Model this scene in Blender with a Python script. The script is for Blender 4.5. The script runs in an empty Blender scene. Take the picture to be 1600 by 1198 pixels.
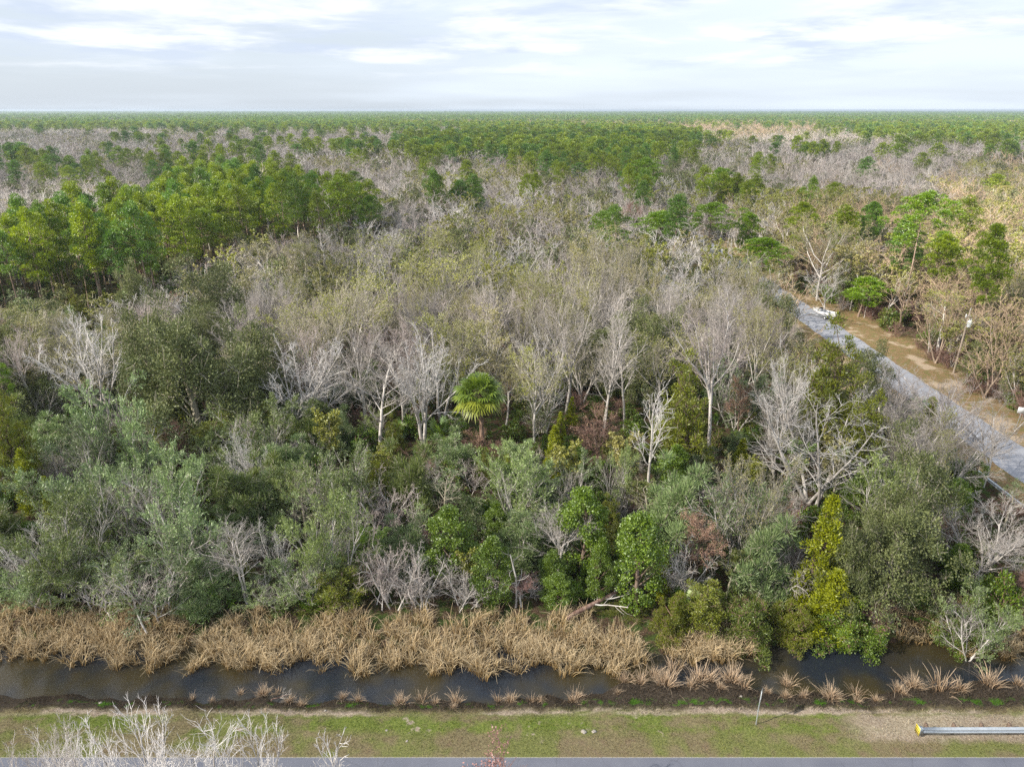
import bpy, math, random
import numpy as np
from mathutils import Vector

R = math.radians
scn = bpy.context.scene
col = scn.collection

# ------------------------------------------------------------------ camera
CAM_H = 40.0
PITCH = R(21.2)
FPX = 1101.0
cam_d = bpy.data.cameras.new('camera')
cam_d.sensor_width = 36.0
cam_d.lens = FPX / 1600.0 * 36.0
cam_d.clip_start = 0.5
cam_d.clip_end = 60000.0
cam = bpy.data.objects.new('camera', cam_d)
col.objects.link(cam)
cam.location = (0, 0, CAM_H)
cam.rotation_euler = (R(90) - PITCH, 0, 0)
scn.camera = cam

# ------------------------------------------------------------------ light
SUN_DIR = Vector((-0.80, -0.34, 0.62)).normalized()      # towards the sun
SUN_EL = math.asin(SUN_DIR.z)
SUN_AZ = math.atan2(SUN_DIR.x, SUN_DIR.y)
sun_d = bpy.data.lights.new('sun', 'SUN')
sun_d.energy = 5.0
sun_d.angle = R(0.6)
sun_d.color = (1.0, 0.91, 0.77)
sun = bpy.data.objects.new('sun', sun_d)
col.objects.link(sun)
sun.rotation_euler = SUN_DIR.to_track_quat('Z', 'Y').to_euler()

scn.view_settings.view_transform = 'Standard'
scn.view_settings.look = 'None'
scn.view_settings.exposure = 1.36
scn.view_settings.gamma = 1.0
scn.cycles.max_bounces = 5
scn.cycles.diffuse_bounces = 3
scn.cycles.glossy_bounces = 2
scn.cycles.transmission_bounces = 2
scn.cycles.transparent_max_bounces = 6
scn.cycles.volume_bounces = 0
scn.cycles.use_denoising = False

world = bpy.data.worlds.new("World")
scn.world = world
world.use_nodes = True


class NT:
    """small helper round a node tree"""
    def __init__(self, tree):
        self.t = tree
        tree.nodes.clear()

    def n(self, typ, ins=None, **props):
        nd = self.t.nodes.new(typ)
        for k, v in props.items():
            setattr(nd, k, v)
        if ins:
            for k, v in ins.items():
                if isinstance(v, bpy.types.NodeSocket):
                    self.t.links.new(v, nd.inputs[k])
                else:
                    nd.inputs[k].default_value = v
        return nd

    def math(self, op, a, b=0.0, clamp=False):
        nd = self.n('ShaderNodeMath', {0: a, 1: b}, operation=op)
        nd.use_clamp = clamp
        return nd.outputs[0]

    def ramp(self, fac, a, b, smooth=True):
        nd = self.n('ShaderNodeMapRange', {'Value': fac, 'From Min': a, 'From Max': b})
        if smooth:
            nd.interpolation_type = 'SMOOTHSTEP'
        return nd.outputs[0]

    def mix(self, fac, a, b):
        nd = self.n('ShaderNodeMix', data_type='RGBA')
        for i, v in ((0, fac), (6, a), (7, b)):
            if isinstance(v, bpy.types.NodeSocket):
                self.t.links.new(v, nd.inputs[i])
            else:
                nd.inputs[i].default_value = v if i == 0 else (*v, 1)[:4]
        return nd.outputs[2]

    def noise(self, vec, scale, detail=4.0, rough=0.55, dist=0.0):
        nd = self.n('ShaderNodeTexNoise', {'Scale': scale, 'Detail': detail, 'Roughness': rough, 'Distortion': dist})
        if vec is not None:
            self.t.links.new(vec, nd.inputs['Vector'])
        return nd.outputs[0]


def make_world():
    w = NT(world.node_tree)
    tc = w.n('ShaderNodeTexCoord')
    sep = w.n('ShaderNodeSeparateXYZ', {0: tc.outputs['Generated']})
    sky = w.n('ShaderNodeTexSky', sky_type='NISHITA')
    sky.sun_disc = False
    sky.sun_elevation = SUN_EL
    sky.sun_rotation = SUN_AZ
    sky.air_density = 1.0
    sky.dust_density = 1.4
    sky.altitude = 0
    skyc = w.n('ShaderNodeVectorMath', {0: sky.outputs[0], 1: (0.055, 0.058, 0.062)}, operation='MULTIPLY').outputs[0]
    # cloud sheet seen in perspective: direction projected on a layer overhead
    zz = w.math('ADD', w.math('MAXIMUM', sep.outputs[2], 0.0), 0.07)
    px = w.math('DIVIDE', sep.outputs[0], zz)
    py = w.math('DIVIDE', sep.outputs[1], zz)
    comb = w.n('ShaderNodeCombineXYZ', {0: px, 1: py, 2: 0.0})
    n1 = w.noise(comb.outputs[0], 0.55, 6.0, 0.58, 0.3)
    n2 = w.noise(comb.outputs[0], 0.17, 3.0, 0.5)
    # thin veil nearly everywhere, thicker towards the right
    veil = w.ramp(w.math('ADD', n2, w.math('MULTIPLY', sep.outputs[0], 0.25)), 0.28, 0.72)
    base = w.mix(w.math('ADD', w.math('MULTIPLY', veil, 0.3), 0.65), skyc, (0.78, 0.865, 0.97))
    puff = w.ramp(n1, 0.42, 0.60)
    hor = w.ramp(sep.outputs[2], 0.025, 0.075)
    puff = w.math('MULTIPLY', puff, hor)
    core = w.ramp(n1, 0.58, 0.72)
    n3 = w.noise(w.n('ShaderNodeVectorMath', {0: comb.outputs[0], 1: (0.15, -0.5, 3.0)}, operation='ADD').outputs[0], 0.75, 5.0, 0.6, 0.2)
    cc = w.mix(w.ramp(n3, 0.38, 0.62), (0.57, 0.65, 0.79), (0.94, 0.965, 1.0))
    out = w.mix(w.math('MULTIPLY', puff, 0.85), base, cc)
    bg = w.n('ShaderNodeBackground', {0: out, 1: WORLD_S})
    o = w.n('ShaderNodeOutputWorld')
    w.t.links.new(bg.outputs[0], o.inputs[0])


WORLD_S = 0.485
make_world()


# ------------------------------------------------------------------ helpers
def ray_angle(py):
    return PITCH + math.atan((py - 599.0) / FPX)


def depth(Y, z):
    return Y * math.cos(PITCH) + (CAM_H - z) * math.sin(PITCH)


def proj(X, Y, z):
    d = depth(Y, z)
    up = -Y * math.sin(PITCH) + (CAM_H - z) * math.cos(PITCH)
    return 800 + X / d * FPX, 599 + up / d * FPX


def ground_y(py, z=0.0):
    return (CAM_H - z) / math.tan(ray_angle(py))


def at(px, py, z=0.0):
    Y = ground_y(py, z)
    return (px - 800.0) / FPX * depth(Y, z), Y


def tag(o, label=None, cat=None, group=None, kind=None):
    if label: o['label'] = label
    if cat: o['category'] = cat
    if group: o['group'] = group
    if kind: o['kind'] = kind
    return o


def mesh_from(name, V, F, tone=None, mat=None, smooth=False, extra=None):
    """V (n,3); F list of arrays (m,k) of indices"""
    me = bpy.data.meshes.new(name)
    V = np.asarray(V, dtype=np.float32)
    if not isinstance(F, list):
        F = [F]
    F = [np.asarray(f, dtype=np.int32) for f in F if len(f)]
    nl = sum(f.size for f in F)
    npoly = sum(len(f) for f in F)
    me.vertices.add(len(V))
    me.vertices.foreach_set('co', V.ravel())
    me.loops.add(nl)
    me.loops.foreach_set('vertex_index', np.concatenate([f.ravel() for f in F]))
    me.polygons.add(npoly)
    starts = []
    s = 0
    for f in F:
        starts.append(s + np.arange(len(f), dtype=np.int32) * f.shape[1])
        s += f.size
    me.polygons.foreach_set('loop_start', np.concatenate(starts))
    if smooth:
        me.polygons.foreach_set('use_smooth', np.ones(npoly, dtype=bool))
    me.update(calc_edges=True)
    if tone is not None:
        a = me.attributes.new('tone', 'FLOAT', 'POINT')
        a.data.foreach_set('value', np.asarray(tone, dtype=np.float32))
    for k, v in (extra or {}).items():
        a = me.attributes.new(k, 'FLOAT', 'POINT')
        a.data.foreach_set('value', np.asarray(v, dtype=np.float32))
    if mat:
        me.materials.append(mat)
    return me


def norm(v):
    return v / np.maximum(np.linalg.norm(v, axis=-1, keepdims=True), 1e-9)


def rand_dir(g, n):
    return norm(g.normal(size=(n, 3)))


class Geo:
    """collects tubes, leaves and boxes into one mesh"""
    def __init__(self):
        self.V, self.F, self.T, self.n = [], [], [], 0

    def add(self, V, F, tone=0.5):
        V = np.asarray(V, dtype=float)
        self.V.append(V)
        self.F.append(np.asarray(F) + self.n)
        self.T.append(np.full(len(V), tone) if np.isscalar(tone) else np.asarray(tone))
        self.n += len(V)

    def tubes(self, P, Rr, sides=4, tone=None, g=None):
        """P (m,n,3), Rr (m,n)"""
        m, n, _ = P.shape
        t = norm(np.gradient(P, axis=1))
        mt = norm(P[:, -1] - P[:, 0])
        ref = np.where(np.abs(mt[:, 2:3]) > 0.8, np.array([[1., 0, 0]]), np.array([[0, 0, 1.]]))[:, None, :]
        u = norm(np.cross(t, np.broadcast_to(ref, t.shape)))
        v = np.cross(t, u)
        a = np.arange(sides) * 2 * math.pi / sides
        ring = (P[:, :, None, :] + Rr[:, :, None, None] *
                (np.cos(a)[None, None, :, None] * u[:, :, None, :] + np.sin(a)[None, None, :, None] * v[:, :, None, :]))
        V = ring.reshape(-1, 3)
        idx = np.arange(m * n * sides).reshape(m, n, sides)
        nx = np.roll(idx, -1, axis=2)
        F = np.stack([idx[:, :-1], nx[:, :-1], nx[:, 1:], idx[:, 1:]], axis=-1).reshape(-1, 4)
        if tone is None:
            tone = 0.5
        if not np.isscalar(tone):
            tone = np.repeat(tone, n * sides)
        self.add(V, F, tone)

    def leaves(self, C, A, L, W, g, tone=None, flat=0.0):
        """C centres, A long axes, L lengths, W widths; a rhombus-like leaf or spray each"""
        n = len(C)
        A = norm(A)
        N = rand_dir(g, n)
        if flat:
            N = norm(N + np.array([0, 0, flat]))
        B = norm(np.cross(A, N))
        L = np.broadcast_to(L, (n,))[:, None]
        W = np.broadcast_to(W, (n,))[:, None]
        V = np.stack([C - A * L * .5, C + B * W * .5 - A * L * .05, C + A * L * .5, C - B * W * .5 + A * L * .05], axis=1).reshape(-1, 3)
        F = np.arange(n * 4).reshape(n, 4)
        if tone is None:
            tone = g.random(n)
        self.add(V, F, np.repeat(tone, 4))

    def box(self, c, s, rz=0.0, ry=0.0, tone=0.5):
        x, y, z = s[0] / 2, s[1] / 2, s[2] / 2
        V = np.array([[a, b, d] for d in (-z, z) for a, b in ((-x, -y), (x, -y), (x, y), (-x, y))], dtype=float)
        if ry:
            cr, sr = math.cos(ry), math.sin(ry)
            V = V @ np.array([[cr, 0, sr], [0, 1, 0], [-sr, 0, cr]]).T
        if rz:
            cr, sr = math.cos(rz), math.sin(rz)
            V = V @ np.array([[cr, -sr, 0], [sr, cr, 0], [0, 0, 1]]).T
        F = [[0, 3, 2, 1], [4, 5, 6, 7], [0, 1, 5, 4], [1, 2, 6, 5], [2, 3, 7, 6], [3, 0, 4, 7]]
        self.add(V + np.array(c), F, tone)

    def loft(self, rings, cap=True, tone=0.5):
        """rings: list of (k,3) arrays joined in turn"""
        k = len(rings[0])
        V = np.concatenate(rings)
        F = []
        for i in range(len(rings) - 1):
            for j in range(k):
                a, b = i * k + j, i * k + (j + 1) % k
                F.append([a, b, b + k, a + k])
        if cap:
            for base, rg in ((0, rings[0]), ((len(rings) - 1) * k, rings[-1])):
                ci = len(V)
                V = np.vstack([V, np.mean(rg, axis=0)])
                for j in range(0, k):
                    F.append([ci, base + j, base + (j + 1) % k, base + (j + 1) % k] if False else [ci, base + j, base + (j + 1) % k])
        quads = [f for f in F if len(f) == 4]
        tris = [f for f in F if len(f) == 3]
        self.add(V, quads, tone)
        if tris:
            self.F.append(np.asarray(tris) + self.n - len(V))

    def lathe(self, prof, c=(0, 0, 0), sides=16, tone=0.5):
        a = np.arange(sides) * 2 * math.pi / sides
        rings = [np.stack([c[0] + r * np.cos(a), c[1] + r * np.sin(a), np.full(sides, c[2] + z)], axis=1) for r, z in prof]
        self.loft(rings, True, tone)

    def mesh(self, name, mat, smooth=False):
        V = np.concatenate(self.V)
        F4 = [f for f in self.F if f.shape[1] == 4]
        F3 = [f for f in self.F if f.shape[1] == 3]
        F = []
        if F4: F.append(np.concatenate(F4))
        if F3: F.append(np.concatenate(F3))
        return mesh_from(name, V, F, np.concatenate(self.T), mat, smooth)


def link(name, me, parent=None, loc=None):
    o = bpy.data.objects.new(name, me)
    col.objects.link(o)
    if parent is not None:
        o.parent = parent
    if loc is not None:
        o.location = loc
    return o


# ------------------------------------------------------------------ materials
def leaf_mat(name, a, b, trans=0.3, vary=0.35, hue=None, gloss=0.06):
    m = bpy.data.materials.new(name)
    m.use_nodes = True
    t = NT(m.node_tree)
    at_ = t.n('ShaderNodeAttribute', attribute_name='tone').outputs['Fac']
    oi = t.n('ShaderNodeObjectInfo')
    c = t.mix(at_, a, b)
    if hue:
        c = t.mix(t.math('MULTIPLY', t.ramp(oi.outputs['Random'], 0.35, 1.0), 0.85), c, hue)
    r2 = t.math('FRACT', t.math('MULTIPLY', oi.outputs['Random'], 17.31))
    v = t.math('ADD', t.math('MULTIPLY', r2, vary * 2), 1.0 - vary)
    c = t.n('ShaderNodeHueSaturation', {'Color': c, 'Value': v, 'Hue': 0.5, 'Saturation': 1.14, 'Fac': 1.0}).outputs[0]
    d = t.n('ShaderNodeBsdfDiffuse', {'Color': c})
    tr = t.n('ShaderNodeBsdfTranslucent', {'Color': c})
    mx = t.n('ShaderNodeMixShader', {0: trans, 1: d.outputs[0], 2: tr.outputs[0]})
    last = mx
    if gloss:
        gl = t.n('ShaderNodeBsdfGlossy', {'Color': (0.8, 0.85, 0.9, 1), 'Roughness': 0.5})
        last = t.n('ShaderNodeMixShader', {0: gloss, 1: mx.outputs[0], 2: gl.outputs[0]})
    o = t.n('ShaderNodeOutputMaterial')
    t.t.links.new(last.outputs[0], o.inputs[0])
    return m


def bark_mat(name, a, b, scale=3.0, vary=0.2):
    m = bpy.data.materials.new(name)
    m.use_nodes = True
    t = NT(m.node_tree)
    geo = t.n('ShaderNodeTexCoord')
    mp = t.n('ShaderNodeMapping', {'Vector': geo.outputs['Object'], 'Scale': (1, 1, 0.35)})
    n = t.noise(mp.outputs[0], scale, 4.0, 0.6)
    oi = t.n('ShaderNodeObjectInfo')
    c = t.mix(t.ramp(n, 0.35, 0.65), a, b)
    v = t.math('ADD', t.math('MULTIPLY', oi.outputs['Random'], vary * 2), 1.0 - vary)
    c = t.n('ShaderNodeHueSaturation', {'Color': c, 'Value': v, 'Hue': 0.5, 'Saturation': 1.0, 'Fac': 1.0}).outputs[0]
    d = t.n('ShaderNodeBsdfDiffuse', {'Color': c})
    o = t.n('ShaderNodeOutputMaterial')
    t.t.links.new(d.outputs[0], o.inputs[0])
    return m


def plain_mat(name, colr, rough=0.5, metal=0.0, noise=0.12, nscale=4.0, bump=0.0, attr=None):
    m = bpy.data.materials.new(name)
    m.use_nodes = True
    t = NT(m.node_tree)
    tc = t.n('ShaderNodeTexCoord')
    n = t.noise(tc.outputs['Object'], nscale, 5.0, 0.6)
    f = t.ramp(n, 0.3, 0.7)
    dark = tuple(x * (1 - noise * 2) for x in colr)
    c = t.mix(f, dark, colr)
    p = t.n('ShaderNodeBsdfPrincipled', {'Base Color': c, 'Roughness': rough, 'Metallic': metal})
    if bump:
        b = t.n('ShaderNodeBump', {'Height': n, 'Strength': bump})
        t.t.links.new(b.outputs[0], p.inputs['Normal'])
    o = t.n('ShaderNodeOutputMaterial')
    t.t.links.new(p.outputs[0], o.inputs[0])
    return m


M = {}
M['pine_leaf'] = leaf_mat('pine_needles', (0.110, 0.160, 0.018), (0.31, 0.375, 0.048), 0.36, 0.20, hue=(0.10, 0.20, 0.045))
M['pine_rust'] = leaf_mat('rusty_needles', (0.16, 0.10, 0.03), (0.26, 0.17, 0.04), 0.3, 0.1)
M['pine_bright'] = leaf_mat('bright_needles', (0.10, 0.19, 0.015), (0.22, 0.33, 0.03), 0.35, 0.1)
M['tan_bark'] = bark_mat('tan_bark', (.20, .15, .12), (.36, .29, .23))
M['pine_bark'] = bark_mat('pine_bark', (0.16, 0.115, 0.09), (0.30, 0.23, 0.19))
M['bare_bark'] = bark_mat('pale_bark', (0.30, 0.28, 0.26), (0.58, 0.55, 0.53), 2.0, 0.22)
M['bare_twig'] = leaf_mat('grey_twigs', (0.27, 0.25, 0.235), (0.48, 0.45, 0.43), 0.0, 0.26, hue=(0.36, 0.31, 0.30), gloss=0)
M['white_twig'] = leaf_mat('white_twigs', (0.44, 0.42, 0.41), (0.70, 0.68, 0.67), 0.0, 0.10, gloss=0)
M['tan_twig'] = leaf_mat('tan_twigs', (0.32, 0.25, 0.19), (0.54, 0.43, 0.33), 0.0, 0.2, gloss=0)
M['bud_twig'] = leaf_mat('budding_twigs', (0.26, 0.24, 0.19), (0.46, 0.43, 0.36), 0.0, 0.2, gloss=0)
M['bud_leaf'] = leaf_mat('olive_buds', (0.15, 0.17, 0.035), (0.36, 0.365, 0.085), 0.3, 0.32, hue=(0.28, 0.25, 0.11))
M['oak_leaf'] = leaf_mat('oak_leaves', (0.070, 0.090, 0.035), (0.215, 0.235, 0.110), 0.22, 0.15, gloss=0.03)
M['myrtle_leaf'] = leaf_mat('grey_green_leaves', (0.095, 0.150, 0.055), (0.29, 0.36, 0.18), 0.25, 0.36, hue=(0.19, 0.225, 0.065))
M['cedar_leaf'] = leaf_mat('cedar_sprays', (0.14, 0.17, 0.014), (0.37, 0.40, 0.04), 0.25, 0.2)
M['holly_leaf'] = leaf_mat('vivid_green_leaves', (0.065, 0.115, 0.014), (0.20, 0.28, 0.045), 0.25, 0.15, gloss=0.08)
M['bush_leaf'] = leaf_mat('undergrowth_leaves', (0.055, 0.105, 0.018), (0.19, 0.275, 0.055), 0.25, 0.35, hue=(0.15, 0.16, 0.04))
M['rust_leaf'] = leaf_mat('rusty_leaves', (0.19, 0.12, 0.08), (0.36, 0.24, 0.17), 0.2, 0.25)
M['crimson_leaf'] = leaf_mat('crimson_buds', (0.22, 0.12, 0.11), (0.40, 0.24, 0.22), 0.2, 0.2)
M['cedar_soft'] = leaf_mat('olive_cedar_sprays', (0.10, 0.125, 0.018), (0.25, 0.27, 0.05), 0.25, 0.15)
M['palm_leaf'] = leaf_mat('palm_fans', (0.10, 0.17, 0.03), (0.22, 0.29, 0.05), 0.3, 0.1, gloss=0.1)
M['palm_old'] = leaf_mat('old_palm_fans', (0.15, 0.19, 0.035), (0.29, 0.31, 0.06), 0.3, 0.1)
M['palmetto'] = leaf_mat('palmetto_fans', (0.09, 0.17, 0.03), (0.25, 0.34, 0.07), 0.3, 0.2, gloss=0.1)
M['brown_bark'] = bark_mat('brown_bark', (0.10, 0.07, 0.05), (0.22, 0.17, 0.14))
M['palm_bark'] = bark_mat('palm_bark', (0.15, 0.10, 0.08), (0.30, 0.21, 0.16), 6.0)
M['log'] = bark_mat('dead_wood', (0.17, 0.10, 0.08), (0.34, 0.24, 0.20), 4.0)
M['dirt_bark'] = bark_mat('thin_brown_stems', (0.17, 0.10, 0.085), (0.30, 0.20, 0.17), 4.0)


# ------------------------------------------------------------------ tree growing
UP = np.array([0, 0, 1.0])


def grow(g, P0, D, L, r0, n, wob, up, taper):
    m = len(P0)
    P = np.zeros((m, n + 1, 3)); DD = np.zeros((m, n + 1, 3))
    P[:, 0] = P0
    D = norm(D)
    for i in range(n):
        D = norm(D + g.normal(size=(m, 3)) * wob + UP * up)
        DD[:, i] = D
        P[:, i + 1] = P[:, i] + D * (L / n)[:, None]
    DD[:, n] = D
    fr = np.linspace(0, 1, n + 1)[None, :]
    return P, DD, r0[:, None] * (1 - taper * fr)


def spawn(g, P, DD, Rr, L, k, t0, t1, ang, angj, lr, rr, fall=0.5, rmin=0.0):
    m, n1, _ = P.shape
    t = t0 + (t1 - t0) * ((np.arange(k)[None, :] + g.random((m, k))) / k)
    f = t * (n1 - 1)
    i = np.minimum(f.astype(int), n1 - 2)
    w = (f - i)[..., None]
    mi = np.arange(m)[:, None]
    pos = P[mi, i] * (1 - w) + P[mi, i + 1] * w
    d = DD[mi, i]
    r = (Rr[mi, i] * (1 - w[..., 0]) + Rr[mi, i + 1] * w[..., 0]) * rr
    u = norm(np.cross(d, np.array([0.31, 0.17, 0.12]) + 0 * d))
    v = np.cross(d, u)
    az = np.arange(k)[None, :] * 2.4 + g.random((m, 1)) * 6.28 + g.normal(size=(m, k)) * 0.5
    a = R(ang) + g.normal(size=(m, k)) * R(angj)
    D = np.cos(a)[..., None] * d + np.sin(a)[..., None] * (np.cos(az)[..., None] * u + np.sin(az)[..., None] * v)
    LL = L[:, None] * lr * (1.15 - fall * t) * g.uniform(0.75, 1.2, (m, k))
    return pos.reshape(-1, 3), D.reshape(-1, 3), LL.ravel(), np.maximum(r.ravel(), rmin)


def skeleton(g, stems, levels):
    """stems: dict P0,D,L,r ; levels: list of dicts. -> list of (P,DD,R)"""
    out = []
    P0, D, L, r = stems
    for lv in levels:
        if out:
            P, DD, Rr = out[-1]
            P0, D, L, r = spawn(g, P, DD, Rr, L, lv['k'], lv.get('t0', .3), lv.get('t1', 1.0), lv['ang'], lv.get('angj', 10),
                                lv['lr'], lv.get('rr', .6), lv.get('fall', .5), lv.get('rmin', 0.012))
        out.append(grow(g, P0, D, L, r, lv['n'], lv.get('wob', .12), lv.get('up', .05), lv.get('taper', .6)))
    return out


def fit(levels, W0, H0):
    """scale a skeleton so it is W0 wide and H0 high"""
    allp = np.concatenate([P.reshape(-1, 3) for P, _, _ in levels])
    h = allp[:, 2].max()
    w = (np.percentile(allp[:, 0], 98) - np.percentile(allp[:, 0], 2) + np.percentile(allp[:, 1], 98) - np.percentile(allp[:, 1], 2)) / 2
    s = np.array([W0 / w, W0 / w, H0 / h])
    return [(P * s, norm(DD * s), Rr) for P, DD, Rr in levels]


PROTO = {}        # (kind, lod) -> list of dict(parts=[(name, mesh)], W, H)


def add_proto(kind, lod, geos, W0, H0):
    """geos: list of (part name, Geo, material key, smooth)"""
    parts = []
    for nm, ge, mk, sm in geos:
        if ge.n:
            parts.append((nm, ge.mesh(kind + '_' + nm, M[mk], sm)))
    d = dict(parts=parts, W=W0, H=H0, joined=None)
    PROTO.setdefault((kind, lod), []).append(d)
    # one joined mesh for the far, uncountable forest
    V, F4, F3, T, n = [], [], [], [], 0
    mats, i4, i3 = [], [], []
    for mi, (nm, ge, mk, sm) in enumerate([q for q in geos if q[1].n]):
        V += ge.V; T += ge.T
        for f in ge.F:
            (F4 if f.shape[1] == 4 else F3).append(f + n)
            (i4 if f.shape[1] == 4 else i3).append(np.full(len(f), mi))
        n += ge.n
        mats.append(M[mk])
    d['_j'] = (V, F4, F3, T, i4, i3, mats)
    return d


def joined(d, name):
    if d['joined'] is None:
        V, F4, F3, T, i4, i3, mats = d['_j']
        F, I = [], []
        if F4: F.append(np.concatenate(F4)); I.append(np.concatenate(i4))
        if F3: F.append(np.concatenate(F3)); I.append(np.concatenate(i3))
        me = mesh_from(name, np.concatenate(V), F, np.concatenate(T))
        for m in mats:
            me.materials.append(m)
        me.polygons.foreach_set('material_index', np.concatenate(I).astype(np.int32))
        d['joined'] = me
    return d['joined']


def stems_of(g, n, L, r, spread=0.15, base=0.15, tilt=0.0):
    P0 = g.normal(size=(n, 3)) * base
    P0[:, 2] = -0.15
    a = g.random() * 6.28 + np.arange(n) * 6.28 / max(n, 1)
    sp = spread if n > 1 else tilt
    D = np.stack([np.cos(a) * sp, np.sin(a) * sp, np.ones(n)], axis=1) + g.normal(size=(n, 3)) * 0.04
    return P0, D, np.full(n, float(L)) * g.uniform(.85, 1.1, n), np.full(n, float(r)) * g.uniform(.8, 1.1, n)


def bare(kind, lod, seed, W0, H0, style='vase', trunk_mat='bare_bark', twig_mat='bare_twig', buds=None, nb=0, bsize=0.14, thick=1.0):
    g = np.random.default_rng(seed)
    q = {'hi': 1, 'mid': .62, 'lo': .4}[lod]
    rm = {'hi': .014, 'mid': .03, 'lo': .055}[lod] * thick
    K = lambda k: max(2, int(round(k * q)))
    if style == 'vase':          # one trunk opening into an upswept fan
        st = stems_of(g, 1, 6.5, .21, tilt=.08)
        lv = [dict(n=7, wob=.05, up=.03, taper=.35),
              dict(k=K(6) + 1, t0=.50, t1=1, ang=27, lr=1.05, n=7, wob=.09, up=.06, rr=.62, taper=.6, fall=.35, rmin=.04),
              dict(k=K(7), t0=.2, t1=1, ang=33, lr=.55, n=5, wob=.12, up=.07, rr=.55, rmin=rm * 1.7),
              dict(k=K(6), t0=.1, t1=1, ang=33, lr=.50, n=3, wob=.15, up=.06, rr=.6, rmin=rm * 1.2),
              dict(k=K(4), t0=.1, t1=1, ang=34, lr=.55, n=2, wob=.15, up=.05, rr=.6, rmin=rm)]
    elif style == 'multi':       # several stems from the base, wide fan
        st = stems_of(g, 3, 8.0, .19, spread=.42)
        lv = [dict(n=8, wob=.06, up=.05, taper=.55),
              dict(k=K(8), t0=.22, t1=1, ang=28, lr=.62, n=6, wob=.09, up=.05, rr=.6, taper=.6, rmin=.035),
              dict(k=K(7), t0=.15, t1=1, ang=30, lr=.50, n=4, wob=.12, up=.05, rr=.55, rmin=rm * 1.7),
              dict(k=K(6), t0=.1, t1=1, ang=34, lr=.48, n=3, wob=.15, up=.05, rr=.6, rmin=rm * 1.2),
              dict(k=K(4), t0=.1, t1=1, ang=36, lr=.55, n=2, wob=.15, up=.03, rr=.6, rmin=rm)]
    elif style == 'tall':        # narrow, branches from a third up
        st = stems_of(g, 2 if seed % 2 else 1, 10.5, .17, spread=.06)
        lv = [dict(n=10, wob=.045, up=.03, taper=.75),
              dict(k=K(15), t0=.38, t1=1, ang=40, lr=.30, n=5, wob=.1, up=.12, rr=.55, taper=.6, rmin=.03),
              dict(k=K(7), t0=.2, t1=1, ang=34, lr=.50, n=4, wob=.12, up=.06, rr=.55, rmin=rm * 1.5),
              dict(k=K(6), t0=.1, t1=1, ang=36, lr=.55, n=2, wob=.15, up=.05, rr=.6, rmin=rm)]
    elif style == 'bushy':       # many-stemmed shrub tree, leafy along the twigs
        st = stems_of(g, 6, 5.0, .09, spread=.5, base=.5)
        lv = [dict(n=6, wob=.08, up=.03, taper=.5),
              dict(k=7, t0=.15, t1=1, ang=36, lr=.55, n=5, wob=.11, up=.06, rr=.6, taper=.6, rmin=.025),
              dict(k=7, t0=.1, t1=1, ang=36, lr=.5, n=3, wob=.14, up=.07, rr=.55, rmin=.016),
              dict(k=4, t0=.1, t1=1, ang=36, lr=.55, n=2, wob=.15, up=.08, rr=.6, rmin=.010)]
    elif style == 'open':        # pale dead-looking tree: long clean ascending limbs, sparse twigs
        st = stems_of(g, 1 + seed % 2, 5.0, .22, spread=.12, tilt=.12)
        lv = [dict(n=6, wob=.05, up=.02, taper=.35),
              dict(k=5, t0=.38, t1=1, ang=30, lr=1.55, n=9, wob=.07, up=.035, rr=.62, taper=.7, fall=.2, rmin=.05),
              dict(k=9, t0=.12, t1=1, ang=30, lr=.40, n=5, wob=.11, up=.05, rr=.5, rmin=.028, fall=.75),
              dict(k=5, t0=.15, t1=1, ang=32, lr=.46, n=3, wob=.14, up=.03, rr=.6, rmin=.021),
              dict(k=5, t0=.1, t1=1, ang=36, lr=.60, n=2, wob=.18, up=.0, rr=.6, rmin=.011)]
    elif style == 'fan':         # several long stems from one foot, spreading like a fan
        st = stems_of(g, 5, 11.0, .20, spread=.40, base=.3)
        lv = [dict(n=11, wob=.05, up=.02, taper=.75),
              dict(k=10, t0=.2, t1=1, ang=30, lr=.36, n=6, wob=.10, up=.05, rr=.55, rmin=.035, fall=.7),
              dict(k=5, t0=.15, t1=1, ang=32, lr=.46, n=4, wob=.13, up=.03, rr=.6, rmin=.024),
              dict(k=5, t0=.1, t1=1, ang=36, lr=.60, n=2, wob=.18, up=.0, rr=.6, rmin=.011)]
    elif style == 'slim':        # one straight bare bole with short ascending limbs
        st = stems_of(g, 1, 12, .18, spread=.04)
        lv = [dict(n=10, wob=.03, up=.02, taper=.75),
              dict(k=13, t0=.42, t1=1, ang=38, lr=.30, n=6, wob=.1, up=.10, rr=.5, rmin=.035),
              dict(k=6, t0=.15, t1=1, ang=32, lr=.42, n=3, wob=.13, up=.04, rr=.6, rmin=.022),
              dict(k=3, t0=.2, t1=1, ang=34, lr=.5, n=2, wob=.15, up=.0, rr=.7, rmin=.016)]
    elif style == 'snag':        # dead stem, a few broken limbs
        st = stems_of(g, 1, 7, .17, tilt=.1)
        lv = [dict(n=8, wob=.08, up=.0, taper=.6),
              dict(k=7, t0=.35, t1=1, ang=55, lr=.33, n=4, wob=.16, up=.05, rr=.55, taper=.7, rmin=.03),
              dict(k=3, t0=.2, t1=1, ang=40, lr=.42, n=3, wob=.2, up=.0, rr=.55, rmin=rm)]
    elif style == 'tangle':      # low thicket of thin arching stems
        st = stems_of(g, 7, 4.2, .06, spread=.55, base=.5)
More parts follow.
